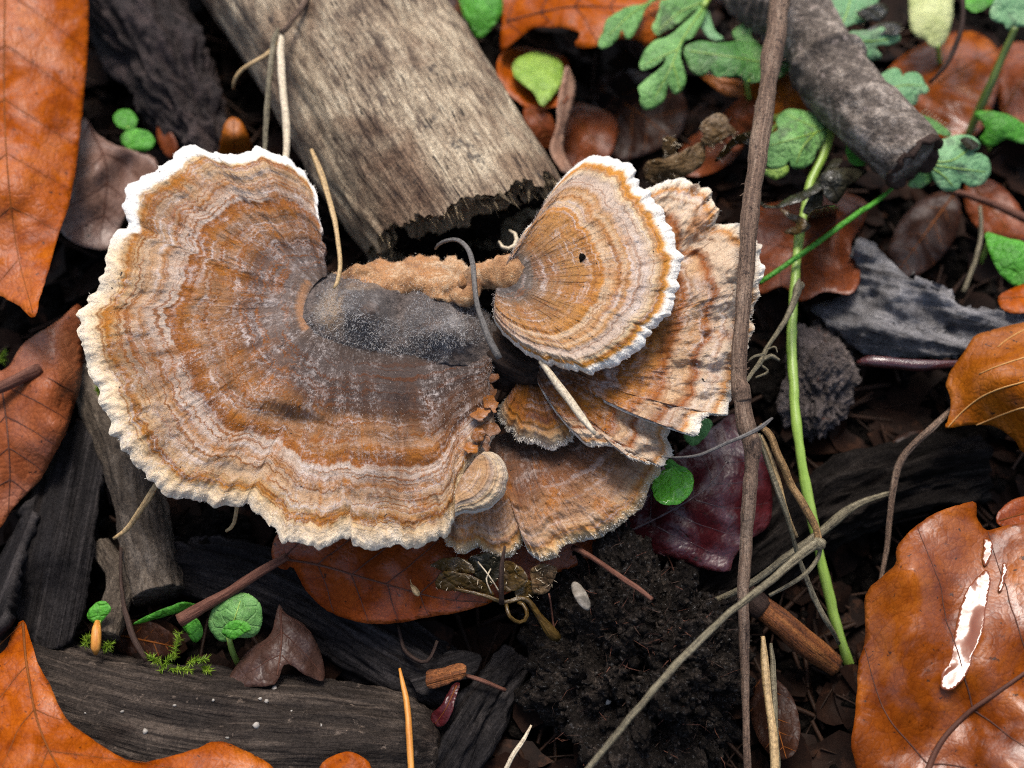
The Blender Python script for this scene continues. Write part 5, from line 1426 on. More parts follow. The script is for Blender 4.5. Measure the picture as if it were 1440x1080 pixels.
tube('side_twig', [(1086, 588, 2.75, 2), (1070, 601, 2.8, 3.6), (1050, 612, 2.8, 3.2), (1020, 624, 2.7, 2.5), (985, 639, 2.6, 2.2), (955, 643, 2.5, 1.9), (930, 641, 2.45, 1.3)], M_TENDRIL, t, 50, 8, rough=.25, rs=5)
tube('side_stalk', [(1068, 598, 2.5, 4), (1082, 612, 2.45, 5.5), (1096, 645, 2.3, 6), (1112, 680, 2.1, 5.5), (1133, 715, 2.0, 5.8), (1147, 742, 1.9, 5.8), (1152, 766, 1.85, 6)], M_STRAWO, t, 50, 10, rough=.2, rs=5)
tube('side_stalk', [(1066, 610, 2.45, 3.5), (1076, 640, 2.3, 4), (1090, 680, 2.1, 4.5), (1100, 710, 1.9, 5), (1110, 740, 1.7, 4), (1122, 785, 1.3, 3.5), (1140, 830, 1.0, 4), (1160, 870, .8, 4), (1180, 905, .3, 3.5)], M_STRAWG, t, 60, 8, rough=.2, rs=5)
tube('side_stalk', [(1070, 612, 2.4, 3), (1086, 650, 2.2, 3.5), (1098, 690, 2.0, 3.5), (1106, 720, 1.8, 3), (1120, 755, 1.5, 3)], M_STRAW, t, 40, 8, rough=.2, rs=5)
tube('side_stalk', [(1151, 763, 1.85, 6), (1138, 772, 1.88, 7), (1105, 800, 2.0, 6), (1070, 828, 2.15, 5.2), (1020, 868, 2.3, 5), (960, 925, 2.35, 5), (905, 987, 2.3, 5), (860, 1040, 2.2, 4.8), (815, 1095, 2.1, 4.6)], M_STRAWG, t, 110, 10, rough=.15, rs=4)
tube('side_stalk', [(1154, 768, 1.82, 3), (1150, 785, 1.75, 3.5), (1135, 805, 1.7, 3.5), (1112, 822, 1.65, 3), (1082, 838, 1.6, 2.5)], M_STRAWG, t, 30, 8, rough=.2, rs=5)
tube('node', [(1146, 758, 1.86, 6), (1152, 766, 1.86, 10), (1156, 772, 1.84, 6)], M_STRAWG, t, 10, 12, rough=.3, rs=6)

t = tube('wispy_twig', [(1124, 392, 1.9, 2), (1121, 406, 1.9, 7), (1116, 422, 1.9, 5), (1106, 446, 1.95, 4), (1094, 466, 2.0, 4), (1080, 488, 2.1, 4.5), (1070, 508, 2.2, 5), (1058, 525, 2.3, 3.5), (1040, 545, 2.5, 3)], M_STRAWG, None, 60, 8, rough=.5, rs=6)
tag(t, 'thin grey shaggy twig leaning from the stem knot across the green stem', 'twig')
for q in ([(1070, 508, 2.2, 3), (1085, 500, 2.2, 4), (1097, 506, 2.15, 2)], [(1075, 498, 2.2, 3), (1060, 502, 2.25, 2.5), (1052, 508, 2.3, 1.2)], [(1068, 512, 2.2, 2.5), (1080, 522, 2.1, 2.5), (1062, 530, 2.2, 1.5)], [(1119, 410, 1.9, 3), (1128, 402, 1.85, 4), (1126, 396, 1.85, 2)], [(1078, 492, 2.15, 2), (1090, 488, 2.2, 2), (1094, 496, 2.2, 1)]):
    tube('wisp', q, M_STRAWG, t, 14, 6, rough=.5, rs=7)


def stalk(name, label, cat, keys, mat, sides=7, group=None, **kw):
    return tag(tube(name, keys, mat, None, None, sides, **kw), label, cat, group)


stalk('grass_blade', 'bright green grass blade crossing behind the green stem', 'grass blade', [(1264, 258, 1.3, 2), (1230, 285, 1.5, 3.2), (1190, 313, 1.6, 3.8), (1150, 342, 1.6, 4), (1105, 373, 1.5, 4), (1068, 398, 1.4, 4)], MG['bright'], 8)
stalk('grass_blade', 'dry grey grass blade lying over the rotting branch', 'grass blade', [(1256, 692, .6, 3), (1225, 702, .65, 5), (1195, 716, .7, 6), (1150, 752, .7, 6.5), (1100, 788, .7, 6), (1050, 825, .6, 5), (985, 853, .3, 4)], M_STRAWG, 8, rough=.2, rs=4)
SG = 'loose straws and needles'
stalk('straw', 'yellow pine needle propped between the log and the big fungus', 'straw', [(438, 211, 2.5, 3), (448, 235, 2.55, 4.5), (455, 255, 2.6, 4.5), (466, 290, 2.7, 4), (474, 330, 2.8, 3.6), (478, 370, 2.85, 3.4), (474, 395, 2.85, 3), (469, 405, 2.85, 2)], M_STRAW, 8, SG, rough=.1)
stalk('straw', 'thick pale straw standing against the log', 'straw', [(396, 48, 2.4, 4), (395, 80, 2.45, 5), (398, 130, 2.45, 5.5), (402, 180, 2.4, 5.5), (401, 225, 2.35, 5), (400, 270, 2.2, 5)], M_STRAWP, 8, SG, rough=.1)
stalk('straw', 'thin tan straw left of the thick pale straw on the log', 'straw', [(392, 42, 2.4, 3), (384, 60, 2.45, 4), (379, 110, 2.4, 3.8), (375, 170, 2.35, 3.6), (372, 215, 2.3, 3.4), (370, 250, 2.2, 3.2)], M_STRAWG, 8, SG, rough=.1)
stalk('straw', 'bent tan straw tip curling off the left flank of the log', 'straw', [(390, 60, 2.4, 2.5), (375, 76, 2.4, 3), (355, 88, 2.4, 3), (338, 100, 2.3, 3), (330, 112, 2.2, 2.5), (328, 125, 2.0, 2)], M_STRAW, 7, SG, rough=.15)
stalk('straw', 'brown straw entering from the top edge over the log', 'straw', [(440, -20, 2.55, 4), (428, 5, 2.55, 4.5), (412, 26, 2.5, 4.5), (402, 40, 2.5, 5), (394, 46, 2.45, 4)], M_STEMB, 8, SG, rough=.15)
stalk('straw', 'short tan straw stuck out under the lower left rim of the big fungus', 'straw', [(228, 668, 1.9, 3), (216, 690, 1.7, 4.5), (200, 715, 1.5, 4.5), (180, 743, 1.2, 4), (160, 757, 1.1, 2.5)], M_STRAW, 8, SG, rough=.1)
stalk('straw', 'curved yellow straw tip below the lower rim of the big fungus', 'straw', [(334, 700, 1.7, 3), (333, 720, 1.5, 3), (328, 738, 1.3, 3), (318, 747, 1.2, 2)], M_STRAW, 7, SG)
stalk('straw', 'tan splintered straw lying across the frilled fungus below the upper cap', 'straw', [(760, 508, 3.0, 4), (775, 528, 3.0, 6), (795, 555, 2.95, 6.5), (815, 582, 2.9, 6), (838, 610, 2.85, 3)], M_STRAWP, 8, SG, rough=.3, rs=5)
stalk('straw', 'orange straw crossing the end of the lower log', 'straw', [(562, 940, .8, 2), (568, 970, .85, 4), (573, 1010, .9, 4.5), (577, 1050, .9, 4.5), (579, 1100, .9, 4.5)], M_NEEDLE, 8, SG)
stalk('straw', 'pale thin straw leaning at the bottom edge left of the peat', 'straw', [(747, 1020, .6, 1.5), (735, 1042, .6, 3), (722, 1063, .6, 3.5), (705, 1095, .5, 3.5)], M_STRAWP, 7, SG)
stalk('straw', 'longer of the paired dry straws at the bottom right of the peat', 'straw', [(1073, 895, .7, 3), (1075, 930, .7, 6), (1080, 980, .7, 6), (1087, 1030, .7, 6), (1090, 1100, .6, 6)], M_STRAW, 8, SG, rough=.15)
stalk('straw', 'darker of the paired dry straws at the bottom right of the peat', 'straw', [(1084, 905, .6, 2.5), (1088, 950, .65, 4.5), (1091, 1000, .65, 4.5), (1093, 1090, .6, 4)], M_STRAWG, 8, SG, rough=.15)
stalk('needle_tip', 'stubby orange needle standing beside the small seedling at lower left', 'needle', [(137, 874, .6, 4), (136, 885, .65, 7), (135, 900, .65, 7.5), (134, 915, .6, 6), (134, 921, .55, 2.5)], M_NEEDLE, 10)
stalk('dry_tendril', 'dark curled dry tendril hooked over the gap beside the upper fungus', 'tendril', [(612, 350, 2.6, 2), (620, 341, 2.75, 2.8), (640, 337, 2.9, 3.2), (656, 348, 3.0, 3.4), (664, 370, 3.05, 3.6), (667, 400, 3.1, 4), (671, 430, 3.1, 4.5), (682, 465, 3.1, 5), (694, 490, 3.05, 5.5), (702, 505, 3.0, 5)], M_TENDRIL, 8, rough=.2, rs=5)
stalk('dry_tendril', 'small pale curl of dry stem at the mouth of the log beside the upper fungus', 'tendril', [(702, 340, 2.2, 2), (708, 348, 2.3, 3), (718, 349, 2.35, 3.4), (726, 340, 2.35, 3.2), (724, 328, 2.3, 2.6), (716, 324, 2.2, 1.6)], M_STRAWP, 8, rough=.2, rs=5)
stalk('dark_tendril', 'dark wiry tendril hanging from the top edge at right', 'tendril', [(1350, -30, 1.9, 3), (1354, 5, 1.9, 3.5), (1353, 35, 1.8, 3.5), (1342, 68, 1.6, 3.5), (1325, 98, 1.4, 3), (1306, 117, 1.2, 2.5)], M_TWIGD, 8, rough=.15)
stalk('thin_twig', 'thin brown twig leaning up to the golden orange leaf', 'twig', [(1236, 830, .2, 3), (1247, 770, .4, 4), (1255, 700, .7, 4.5), (1264, 655, .9, 5), (1285, 625, 1.1, 5), (1310, 603, 1.2, 5), (1340, 575, 1.1, 4)], M_STEMB, 8, rough=.15)
stalk('wet_twig', 'wet dark red twig lying along the grey bark slab', 'twig', [(1205, 510, 1.0, 3), (1222, 508, 1.05, 9), (1250, 510, 1.1, 8.5), (1290, 513, 1.1, 8), (1330, 512, 1.1, 6), (1370, 508, 1.0, 6)], M_TWIGW, 12, rough=.15, rs=3)
stalk('leaf_stub', 'dark broken stalk lying on the folded red brown leaf', 'stalk', [(-30, 556, 1.25, 8), (0, 545, 1.3, 8), (25, 534, 1.35, 8), (48, 522, 1.35, 9), (57, 517, 1.35, 6)], M_TWIGR, 10, rough=.25, rs=4)
stalk('thin_twig', 'reddish brown twig lying over the top of the peat clod', 'twig', [(806, 770, 1.3, 4), (830, 782, 1.5, 4.2), (860, 802, 1.75, 4.2), (890, 822, 1.95, 4), (918, 842, 2.05, 3)], M_TWIGR, 8, rough=.15)
stalk('thin_twig', 'thin dark twig between the short twig and the lower log', 'twig', [(170, 770, .5, 2.5), (171, 830, .5, 3), (180, 870, .55, 4), (192, 905, .5, 4), (206, 930, .4, 3)], M_TWIGD, 7, rough=.2)
stalk('thin_twig', 'blurred brown twig crossing the right edge below the small herb', 'twig', [(1330, 268, .4, 4), (1380, 280, .5, 5), (1440, 306, .6, 6), (1480, 325, .6, 6)], M_TWIGR, 8, rough=.15)
stalk('thin_twig', 'pale grey thin stalk left of the green leaf at the right edge', 'twig', [(1378, 290, .5, 2.5), (1380, 330, .5, 3), (1372, 370, .5, 3.5), (1355, 412, .4, 3.5)], M_STRAWG, 7)
stalk('thin_twig', 'black wet rootlet beside the withered leaf', 'rootlet', [(560, 880, .3, 2), (570, 915, .3, 3.5), (600, 930, .3, 3), (615, 900, .4, 2.5)], M_TWIGD, 7, rough=.2)
stalk('thin_twig', 'two toned brown twig right of the orange chip', 'twig', [(655, 950, .3, 3), (680, 958, .3, 3.5), (712, 970, .2, 3)], M_TWIGR, 7, rough=.2)

# the seed scale, the grit and a little insect shell
k = oval(817, 838, 23, 9, 1.05)
v, f, p2, o_, nr = sheet_data(k, lambda x, y: 1.62 + .04 * np.cos((x - 817) / 8) - .004 * np.abs(y - 838), 3, True, .4, 5, .03)
tag(mesh('seed_scale', v, f, M_SEED, None, {'tc': np.vstack([xyz(p2[:, 0] * PX, p2[:, 1] * PX), xyz(p2[:, 0] * PX, p2[:, 1] * PX)])}), 'small grey winged seed lying on the black peat', 'seed')
t = thing('aphid_shell', 'tiny tan insect husk on the glossy red brown leaf', 'insect', P(584, 832, 1.05))
b = tube('body', [(578, 822, 1.12, 1.5), (582, 828, 1.13, 4), (586, 834, 1.12, 4.5), (589, 838, 1.1, 2)], M_STRAW, t, 14, 10)
tube('feeler', [(579, 823, 1.12, .8), (577, 815, 1.15, .6)], M_STRAW, t, 5, 5)
gp_ = [(386, 968, .62, 4), (361, 1021, .72, 6), (366, 983, .68, 3), (205, 1029, .62, 4), (246, 992, .62, 3), (172, 1001, .62, 3), (855, 986, .4, 4), (120, 1003, .6, 2), (375, 987, .68, 3), (320, 1038, .7, 2.5), (410, 1000, .65, 2.2), (452, 1020, .65, 2.5), (300, 985, .6, 2)]
gl_ = ['pale grit grain on the lower log just under the dead brown leaf', 'largest pale grit grain low on the dark lower log', 'pale grit grain on the lower log left of a second tiny one', 'yellowish grit grain on the lower log near the orange corner leaf',
       'white grit speck in the middle of the lower log', 'white grit speck on the lower log close to the leaf tip', 'pale grit grain on the left side of the black peat', 'tiny grit speck on the lower log touching the orange corner leaf',
       'tiny grit speck on the lower log right of its pair', 'grit speck on the lower log below the largest grain', 'grit speck on the right half of the lower log', 'grit speck near the right end of the lower log by the small orange leaf', 'grit speck on the lower log under the round seedling leaf']
bpy.context.view_layer.update()
dg_ = bpy.context.evaluated_depsgraph_get()
for (x, y, z, rr), lab in zip(gp_, gl_):
    dv_ = Vector(P(x, y, 0.0) - CAM).normalized()
    hit, hp, *_ = S.ray_cast(dg_, Vector(CAM), dv_)
    hp = np.array(hp) if hit else P(x, y, z)
    q = (hp + .3 * rr * PX * np.array([0, 0, 1.0]))[None]
    o = pebbles('grit_grain', q[:, 0], q[:, 1], q[:, 2], np.array([rr * PX]), M_GRIT, None, int(x))
    tag(o, lab, 'grit', 'grains of grit')

# ------------------------------------------------------------------ the bracket fungi
def fungus(label, outer, inner, zs, mat, N=700, M=150, seed=1, bulge=.1, wave=.06, wfreq=1.2, frill=.012, ffreq=10, ridge=.012, fibre=.012, thick=.10, rimr=.93, droop=.08, t=None, name='bracket_fungus', part='cap', extra=None, crescent=None, flank=0.0, stain=None, white=None, group='bracket fungi', curve=0.0, teeth=0.0, flute=1.0):
    """A fan shaped bracket. outer: picture outline of the growing edge from one flank to the other; inner: (index into outer, px, py) of the attachment edge; zs: (index, z inner, z outer)."""
    oa = np.asarray(outer, float)
    idx = np.arange(len(oa), dtype=float)
    o = spline(np.hstack([oa, idx[:, None]]), N)
    ki = o[:, 2]
    ia = np.asarray(inner, float)
    inn = np.stack([np.interp(ki, ia[:, 0], ia[:, 1]), np.interp(ki, ia[:, 0], ia[:, 2])], 1)
    kk = np.hanning(41); kk /= kk.sum()
    pad = np.vstack([np.repeat(inn[:1], 20, 0), inn, np.repeat(inn[-1:], 20, 0)])
    inn = np.stack([np.convolve(pad[:, c], kk, 'valid') for c in (0, 1)], 1)
    za = np.asarray(zs, float)
    zi, zo = np.interp(ki, za[:, 0], za[:, 1]), np.interp(ki, za[:, 0], za[:, 2])
    pz = lambda a: np.convolve(np.concatenate([np.repeat(a[0], 40), a, np.repeat(a[-1], 40)]), np.hanning(81) / np.hanning(81).sum(), 'valid')
    zi, zo = pz(zi), pz(zo)
    arc = np.concatenate([[0], np.cumsum(np.linalg.norm(np.diff(o[:, :2], axis=0), axis=1))]) * PX
    Ls = np.linalg.norm(o[:, :2] - inn, axis=1) * PX
    r = np.linspace(0, 1, M) ** .85
    A, Rr = np.meshgrid(arc, r, indexing='ij')
    fr = frill * (fbm(xyz(arc * ffreq, 0, seed), 3, seed) + .6 * fbm(xyz(arc * 2.2, 1, seed), 3, seed + 3))
    if teeth:
        fr = fr + teeth * (np.abs(np.sin(arc * 11 + 2.5 * vn(xyz(arc * 3, 0, seed), 4))) - .5) * (.5 + .5 * vn(xyz(arc * 1.1, 3, seed), 5))
    d = (o[:, :2] - inn)
    dl = np.linalg.norm(d, axis=1, keepdims=True) + 1e-6
    tang = np.stack([-d[:, 1], d[:, 0]], 1) / dl
    X = inn[:, None] + d[:, None] * (Rr * (1 + fr[:, None] / (Ls[:, None] + .2) * np.clip(Rr - .3, 0, 1) ** 2 * 2))[..., None]
    X = X + tang[:, None] * (curve * dl * np.sin(np.pi * Rr))[..., None]
    if flank:
        X = X + tang[:, None] * (np.exp(-A / (flank * 2)) * np.sin(np.pi * Rr) ** .5 * (3 + 5 * fbm(xyz(Rr * 9, A * 2, seed), 3, seed + 6)))[..., None]
    tcx, tcy = Rr * np.maximum(Ls[:, None], .8), A
    w = fbm(xyz(tcx * .5, tcy * .5, seed), 3, seed)
    Z = zi[:, None] * (1 - Rr) + zo[:, None] * Rr + bulge * np.sin(np.pi * np.clip(Rr, 0, 1) ** .8) - droop * np.clip((Rr - .8) / .2, 0, 1) ** 2
    Z = Z + wave * fbm(xyz(A * wfreq, Rr * 1.0, seed + 5), 3, seed + 5) * Rr ** 1.5 * 1.6
    rr2 = Rr + .06 * w
    Z = Z + ridge * (np.sin(rr2 * 62) * .5 + np.sin(rr2 * 37 + 1) * .6) * np.clip(Rr * 2, 0, 1)
    Z = Z + fibre * fbm(xyz(tcx * 1.5, tcy * 14, seed), 3, seed + 9) * np.clip(1.05 - Rr, 0, 1) * 2 * np.clip(Rr * 3 - .3, 0, 1)
    sprd = np.clip(Rr * 1.15, .02, 1) ** 1.4
    Z = Z + sprd * (.035 * fbm(xyz(tcx * 3, tcy * 4, seed), 3, seed + 1) + .03 * fbm(xyz(tcx * 8, tcy * 10, seed), 4, seed + 2))
    fl = np.clip((Rr - .86) / .14, 0, 1) ** 2
    Z = Z + .05 * flute * (.15 + 1.6 * np.clip(vn(xyz(A * 1.1, 5, seed), 9), 0, 1)) * fl * (vn(xyz(A * 9, 0, seed), 7) + .6 * vn(xyz(A * 21, 2, seed), 8))
    Z = Z - thick * .45 * np.clip((Rr - .965) / .035, 0, 1) ** 2
    if extra is not None:
        Z = Z + extra(X[..., 0], X[..., 1], Rr)
    V = P(X[..., 0], X[..., 1], Z)
    th = thick * (1.15 - .75 * Rr)
    V2 = V - np.array([0, -.0, 1])[None, None] * th[..., None]
    V2[:, -1] = V[:, -1] - np.array([0, 0, 1]) * .25 * thick
    if t is None:
        t = thing(name, label, 'fungus', (V[..., 0].mean(), V[..., 1].mean(), V[..., 2].min() - thick), group)
    cw = np.zeros_like(Rr) if crescent is None else np.exp(-((Rr - .03) / .045) ** 2) * np.clip((ki[:, None] - crescent[0]) / 2, 0, 1) * np.clip((crescent[1] - ki[:, None]) / 2, 0, 1)
    pw = np.exp(-(A / max(flank, 1e-3)) ** 2) * np.clip((Rr - .35) / .3, 0, 1)
    if white is not None:
        pw = np.maximum(pw, np.clip((Rr - .90) / .05, 0, 1) * np.clip((white[1] + 6 - ki[:, None]) / 6, 0, 1))
    stw = np.zeros_like(Rr) if stain is None else stain(X[..., 0], X[..., 1])
    at = {'stain': stw.ravel(), 'crescent': cw.ravel(), 'pale': pw.ravel(), 'r': Rr.ravel(), 'tc': xyz(tcx, tcy, seed * 2.3).reshape(-1, 3)}
    jr = int(np.searchsorted(r, rimr))

    def grid(j0, j1, flip=False):
        i = np.arange(N - 1)[:, None]
        j = np.arange(j0, j1)[None]
        q = np.stack([i * M + j, i * M + j + 1, (i + 1) * M + j + 1, (i + 1) * M + j], -1).reshape(-1, 4)
        return q[:, ::-1] if flip else q
    vv = V.reshape(-1, 3)
    q = grid(0, 1)
    nrm = np.cross(vv[q[:, 1]] - vv[q[:, 0]], vv[q[:, 3]] - vv[q[:, 0]]).sum(0)
    fp = nrm[2] < 0

    def sub(name_, faces, verts, attrs, m):
        used = np.unique(faces)
        re = np.zeros(len(verts), np.int64); re[used] = np.arange(len(used))
        return mesh(name_, verts[used], re[faces], m, t, {k_: a_[used] for k_, a_ in attrs.items()})
    sub(part, grid(0, jr, fp), vv, at, mat)
    sub('margin', grid(jr, M - 1, fp), vv, at, mat)
    # underside and the closing edges
    n0 = N * M
    und = grid(0, M - 1, not fp)
    a_ = np.arange(N - 1) * M + M - 1
    rim = np.stack([a_, a_ + M, a_ + M + n0, a_ + n0], 1)
    s1_ = np.arange(M - 1)
    e1 = np.stack([s1_, s1_ + 1, s1_ + 1 + n0, s1_ + n0], 1)
    s2_ = (N - 1) * M + np.arange(M - 1)
    e2 = np.stack([s2_, s2_ + 1, s2_ + 1 + n0, s2_ + n0], 1)
    both = np.vstack([vv, V2.reshape(-1, 3)])
    at2 = {k_: np.concatenate([a2, a2]) for k_, a2 in at.items()}
    sub('pore_surface', und + n0, both, at2, M_PORE)
    sub('edge', np.vstack([rim, e1, e2]), both, at2, mat)
    return t, V, Rr, X


def fuzz(t, V, Rr, X, n, length, width, mat, lo, hi, seed, name='hairs'):
    """Short downy hair leaning outward along the fibres."""
    v = V.reshape(-1, 3)
    du = np.gradient(V, axis=1)
    dv = np.gradient(V, axis=0)
    nn = np.cross(du, dv).reshape(-1, 3)
    nn *= np.sign(nn[:, 2:3]) + 1e-9
    out = du.reshape(-1, 3)
    out /= np.linalg.norm(out, axis=1, keepdims=True) + 1e-9
    m = (Rr.ravel() > lo) & (Rr.ravel() < hi)
    return strands(name, v, nn * .6, n, length, width, mat, t, seed, .35, m, 0, out * 1.3)


OUT1 = [(443, 266), (432, 248), (414, 230), (396, 217), (376, 210), (357, 207), (335, 212), (314, 217), (295, 211), (271, 205), (245, 210), (226, 229), (205, 242), (184, 255), (175, 280), (173, 303), (177, 317),
        (165, 322), (157, 337), (151, 362), (140, 394), (127, 418), (107, 436), (105, 456), (112, 488), (118, 506), (131, 534), (149, 574), (156, 592), (160, 612), (180, 631), (187, 650), (206, 666), (226, 686), (243, 697), (264, 701), (290, 701),
        (319, 712), (335, 716), (346, 708), (360, 721), (385, 736), (396, 756), (405, 760), (432, 769), (465, 770), (490, 756), (500, 765), (540, 766), (575, 768), (602, 765), (626, 754), (640, 722), (644, 690),
        (660, 664), (676, 640), (690, 622), (697, 600), (690, 572), (688, 545), (694, 520)]
def ex1(x, y, r):
    z = .16 * np.exp(-(((x - 400) / 55) ** 2 + ((y - 560) / 26) ** 2)) * np.where(True, 1, 0)
    z = z - .13 / (1 + np.exp(-((y - 583) - .35 * (x - 430)) / 3)) * np.exp(-(((x - 425) / 45) ** 2 + ((y - 583) / 40) ** 2))
    z = z - .10 * np.exp(-((x - 655 + (y - 560) * .1) / 10) ** 2) * np.exp(-((y - 610) / 55) ** 2)
    z = z + .05 * np.exp(-(((x - 345) / 60) ** 2 + ((y - 250) / 60) ** 2))
    # shallow radial folds
    return z - .10 * np.exp(-((x - 565) / 9) ** 2) * np.clip((y - 520) / 60, 0, 1) * np.clip((740 - y) / 60, 0, 1)
t1, V1, R1, X1 = fungus('largest bracket fungus, a broad ringed brown fan with a grey woolly centre', OUT1,
    [(0, 459, 389), (3, 453, 390), (6, 449, 393), (10, 442, 400), (14, 436, 409), (18, 433, 416), (22, 431, 430), (26, 433, 442), (30, 438, 454), (34, 445, 460), (37, 456, 467), (41, 468, 473), (45, 482, 479), (48, 502, 484), (51, 590, 492), (53, 630, 492), (56, 672, 495), (60, 690, 500)],
    [(0, 2.45, 2.75), (6, 2.45, 2.95), (14, 2.4, 2.85), (22, 2.38, 2.6), (30, 2.4, 2.35), (38, 2.42, 2.25), (46, 2.45, 2.2), (51, 2.5, 2.2), (54, 2.45, 2.25), (60, 2.4, 2.35)],
    M_CAP1, N=760, M=150, seed=11, bulge=.10, wave=.18, wfreq=.9, frill=.11, ffreq=7, teeth=.012, white=(0, 15), fibre=.006, ridge=.014, flute=.5, crescent=(9, 33), flank=.16, stain=lambda x, y: np.clip(np.exp(-(((x - 615) / 105) ** 2 + ((y - 535) / 85) ** 2)) + .9 * np.exp(-(((x - 480) / 90) ** 2 + ((y - 520) / 62) ** 2)) + .35 * np.exp(-(((x - 400) / 40) ** 2 + ((y - 440) / 60) ** 2)), 0, 1), extra=ex1, droop=.06, rimr=.92)
fuzz(t1, V1, R1, X1, 1500, .028, .0024, M_HAIRC, .93, 1.0, 21, 'rim_down')
fuzz(t1, V1, R1, X1, 9000, .04, .0016, M_HAIRD, .05, .9, 22, 'down')

# the woolly middle and the orange felted foot of the same fungus
f0 = tps([(422, 430, 2.36), (428, 404, 2.36), (430, 462, 2.36), (462, 484, 2.38), (510, 500, 2.40), (590, 512, 2.42), (680, 518, 2.38), (708, 506, 2.34), (700, 465, 2.36), (672, 432, 2.38), (645, 408, 2.42), (600, 402, 2.46), (520, 396, 2.46), (455, 388, 2.40),
         (446, 430, 2.50), (452, 452, 2.52), (480, 468, 2.56), (520, 474, 2.60), (590, 482, 2.62), (650, 486, 2.60), (500, 430, 2.62), (560, 445, 2.62), (620, 450, 2.64), (664, 465, 2.56)])
def zw2(x, y):
    return f0(x, y) + .30 * np.exp(-(((x - 512) / 34) ** 2 + ((y - 432) / 30) ** 2)) + .25 * np.exp(-(((x - 625) / 42) ** 2 + ((y - 462) / 24) ** 2)) - .16 * np.exp(-(((x - 563) / 14) ** 2 + ((y - 440) / 30) ** 2)) + .05 * fbm(xyz(x * PX * 3, y * PX * 3), 4, 3) + .03 * fbm(xyz(x * PX * 12, y * PX * 12), 3, 4)
v, f, p2, o_, nr = sheet_data([(424, 440), (426, 412), (440, 396), (458, 386), (480, 390), (520, 396), (570, 404), (620, 406), (648, 412), (674, 430), (700, 462), (708, 506), (690, 516), (640, 514), (590, 512), (540, 504), (500, 500), (460, 484), (434, 464)], zw2, 3.4, True, 3, 3, .05)
m = len(p2)
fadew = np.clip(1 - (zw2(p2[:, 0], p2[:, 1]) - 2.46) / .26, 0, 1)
tanw = np.clip(1 - np.minimum((p2[:, 0] - 470) / 22, (p2[:, 1] - 398) / 14), 0, 1)
mesh('woolly_centre', v, f, M_WOOL, t1, {'tc': np.vstack([xyz(p2[:, 0] * PX, p2[:, 1] * PX)] * 2), 'tan': np.concatenate([tanw, tanw]), 'fade': np.concatenate([fadew, fadew])})
strands('wool', v[:m], nr, 9000, .05, .0017, M_HAIRW, t1, 31, .9, (fbm(xyz(p2[:, 0] * PX * 1.5, p2[:, 1] * PX * 1.5, 2), 3, 77) > -.05))
mf = lambda sd: (lambda q, th: .05 * fbm(q * 3, 4, sd) + .025 * fbm(q * 11, 3, sd))
ff = tps([(455, 402, 2.3), (470, 388, 2.35), (540, 362, 2.2), (600, 358, 2.2), (650, 372, 2.3), (664, 400, 2.4), (645, 428, 2.45), (580, 418, 2.46), (500, 408, 2.46), (520, 386, 2.58), (580, 386, 2.6), (635, 398, 2.6)])
def zff(x, y):
    q = xyz(x * PX, y * PX)
    return ff(x, y) + .24 * np.abs(fbm(q * 1.4 + 3.3, 2, 61)) - .06 + .05 * fbm(q * 4.5, 3, 62) + .035 * fbm(q * 13, 3, 63)
v, f, p2, o_, nr = sheet_data([(446, 408), (458, 394), (476, 382), (505, 373), (535, 364), (556, 368), (575, 362), (600, 357), (622, 366), (634, 360), (652, 370), (662, 384), (668, 402), (660, 420), (645, 430), (618, 422), (585, 418), (540, 410), (500, 408), (470, 412)], zff, 3.2, True, 4, 13, .25)
m = len(p2)
foot = mesh('felted_foot', v, f, M_FELT, t1, {'tc': np.vstack([xyz(p2[:, 0] * PX, p2[:, 1] * PX)] * 2)})
strands('felt_hair', v[:m], nr, 2200, .03, .0018, M_HAIRT, foot, 41, .8)
strands('felt_hair', v[:m], nr, 1500, .03, .0016, M_HAIRC, foot, 42, .8)
for q in ([(640, 412, 2.62, 7), (652, 420, 2.7, 11), (664, 412, 2.72, 12), (668, 396, 2.68, 10), (660, 386, 2.6, 6)],):
    w, r = path(np.asarray(q, float), 40)
    v, f, at = tube_data(w, r, 26, 0, 1, 3, 1, True, 1.0, mf(2))
    mesh('curl', v, f, M_FELT, foot, at)
tag_ = thing  # (keeps the builder names together)
# small scalloped lobe grown out of its lower right flank
fungus('', [(640, 726), (652, 722), (664, 721), (684, 716), (700, 704), (710, 688), (714, 668), (708, 648), (696, 636), (682, 634)], [(0, 640, 690), (4, 648, 672), (9, 670, 642)],
       [(0, 2.3, 2.3), (5, 2.45, 2.35), (9, 2.45, 2.4)], M_LOBE, N=260, M=80, seed=14, bulge=.10, wave=.05, frill=.03, thick=.08, droop=.12, ridge=.004, fibre=.004, flute=.5, t=t1, part='side_lobe', rimr=.9)
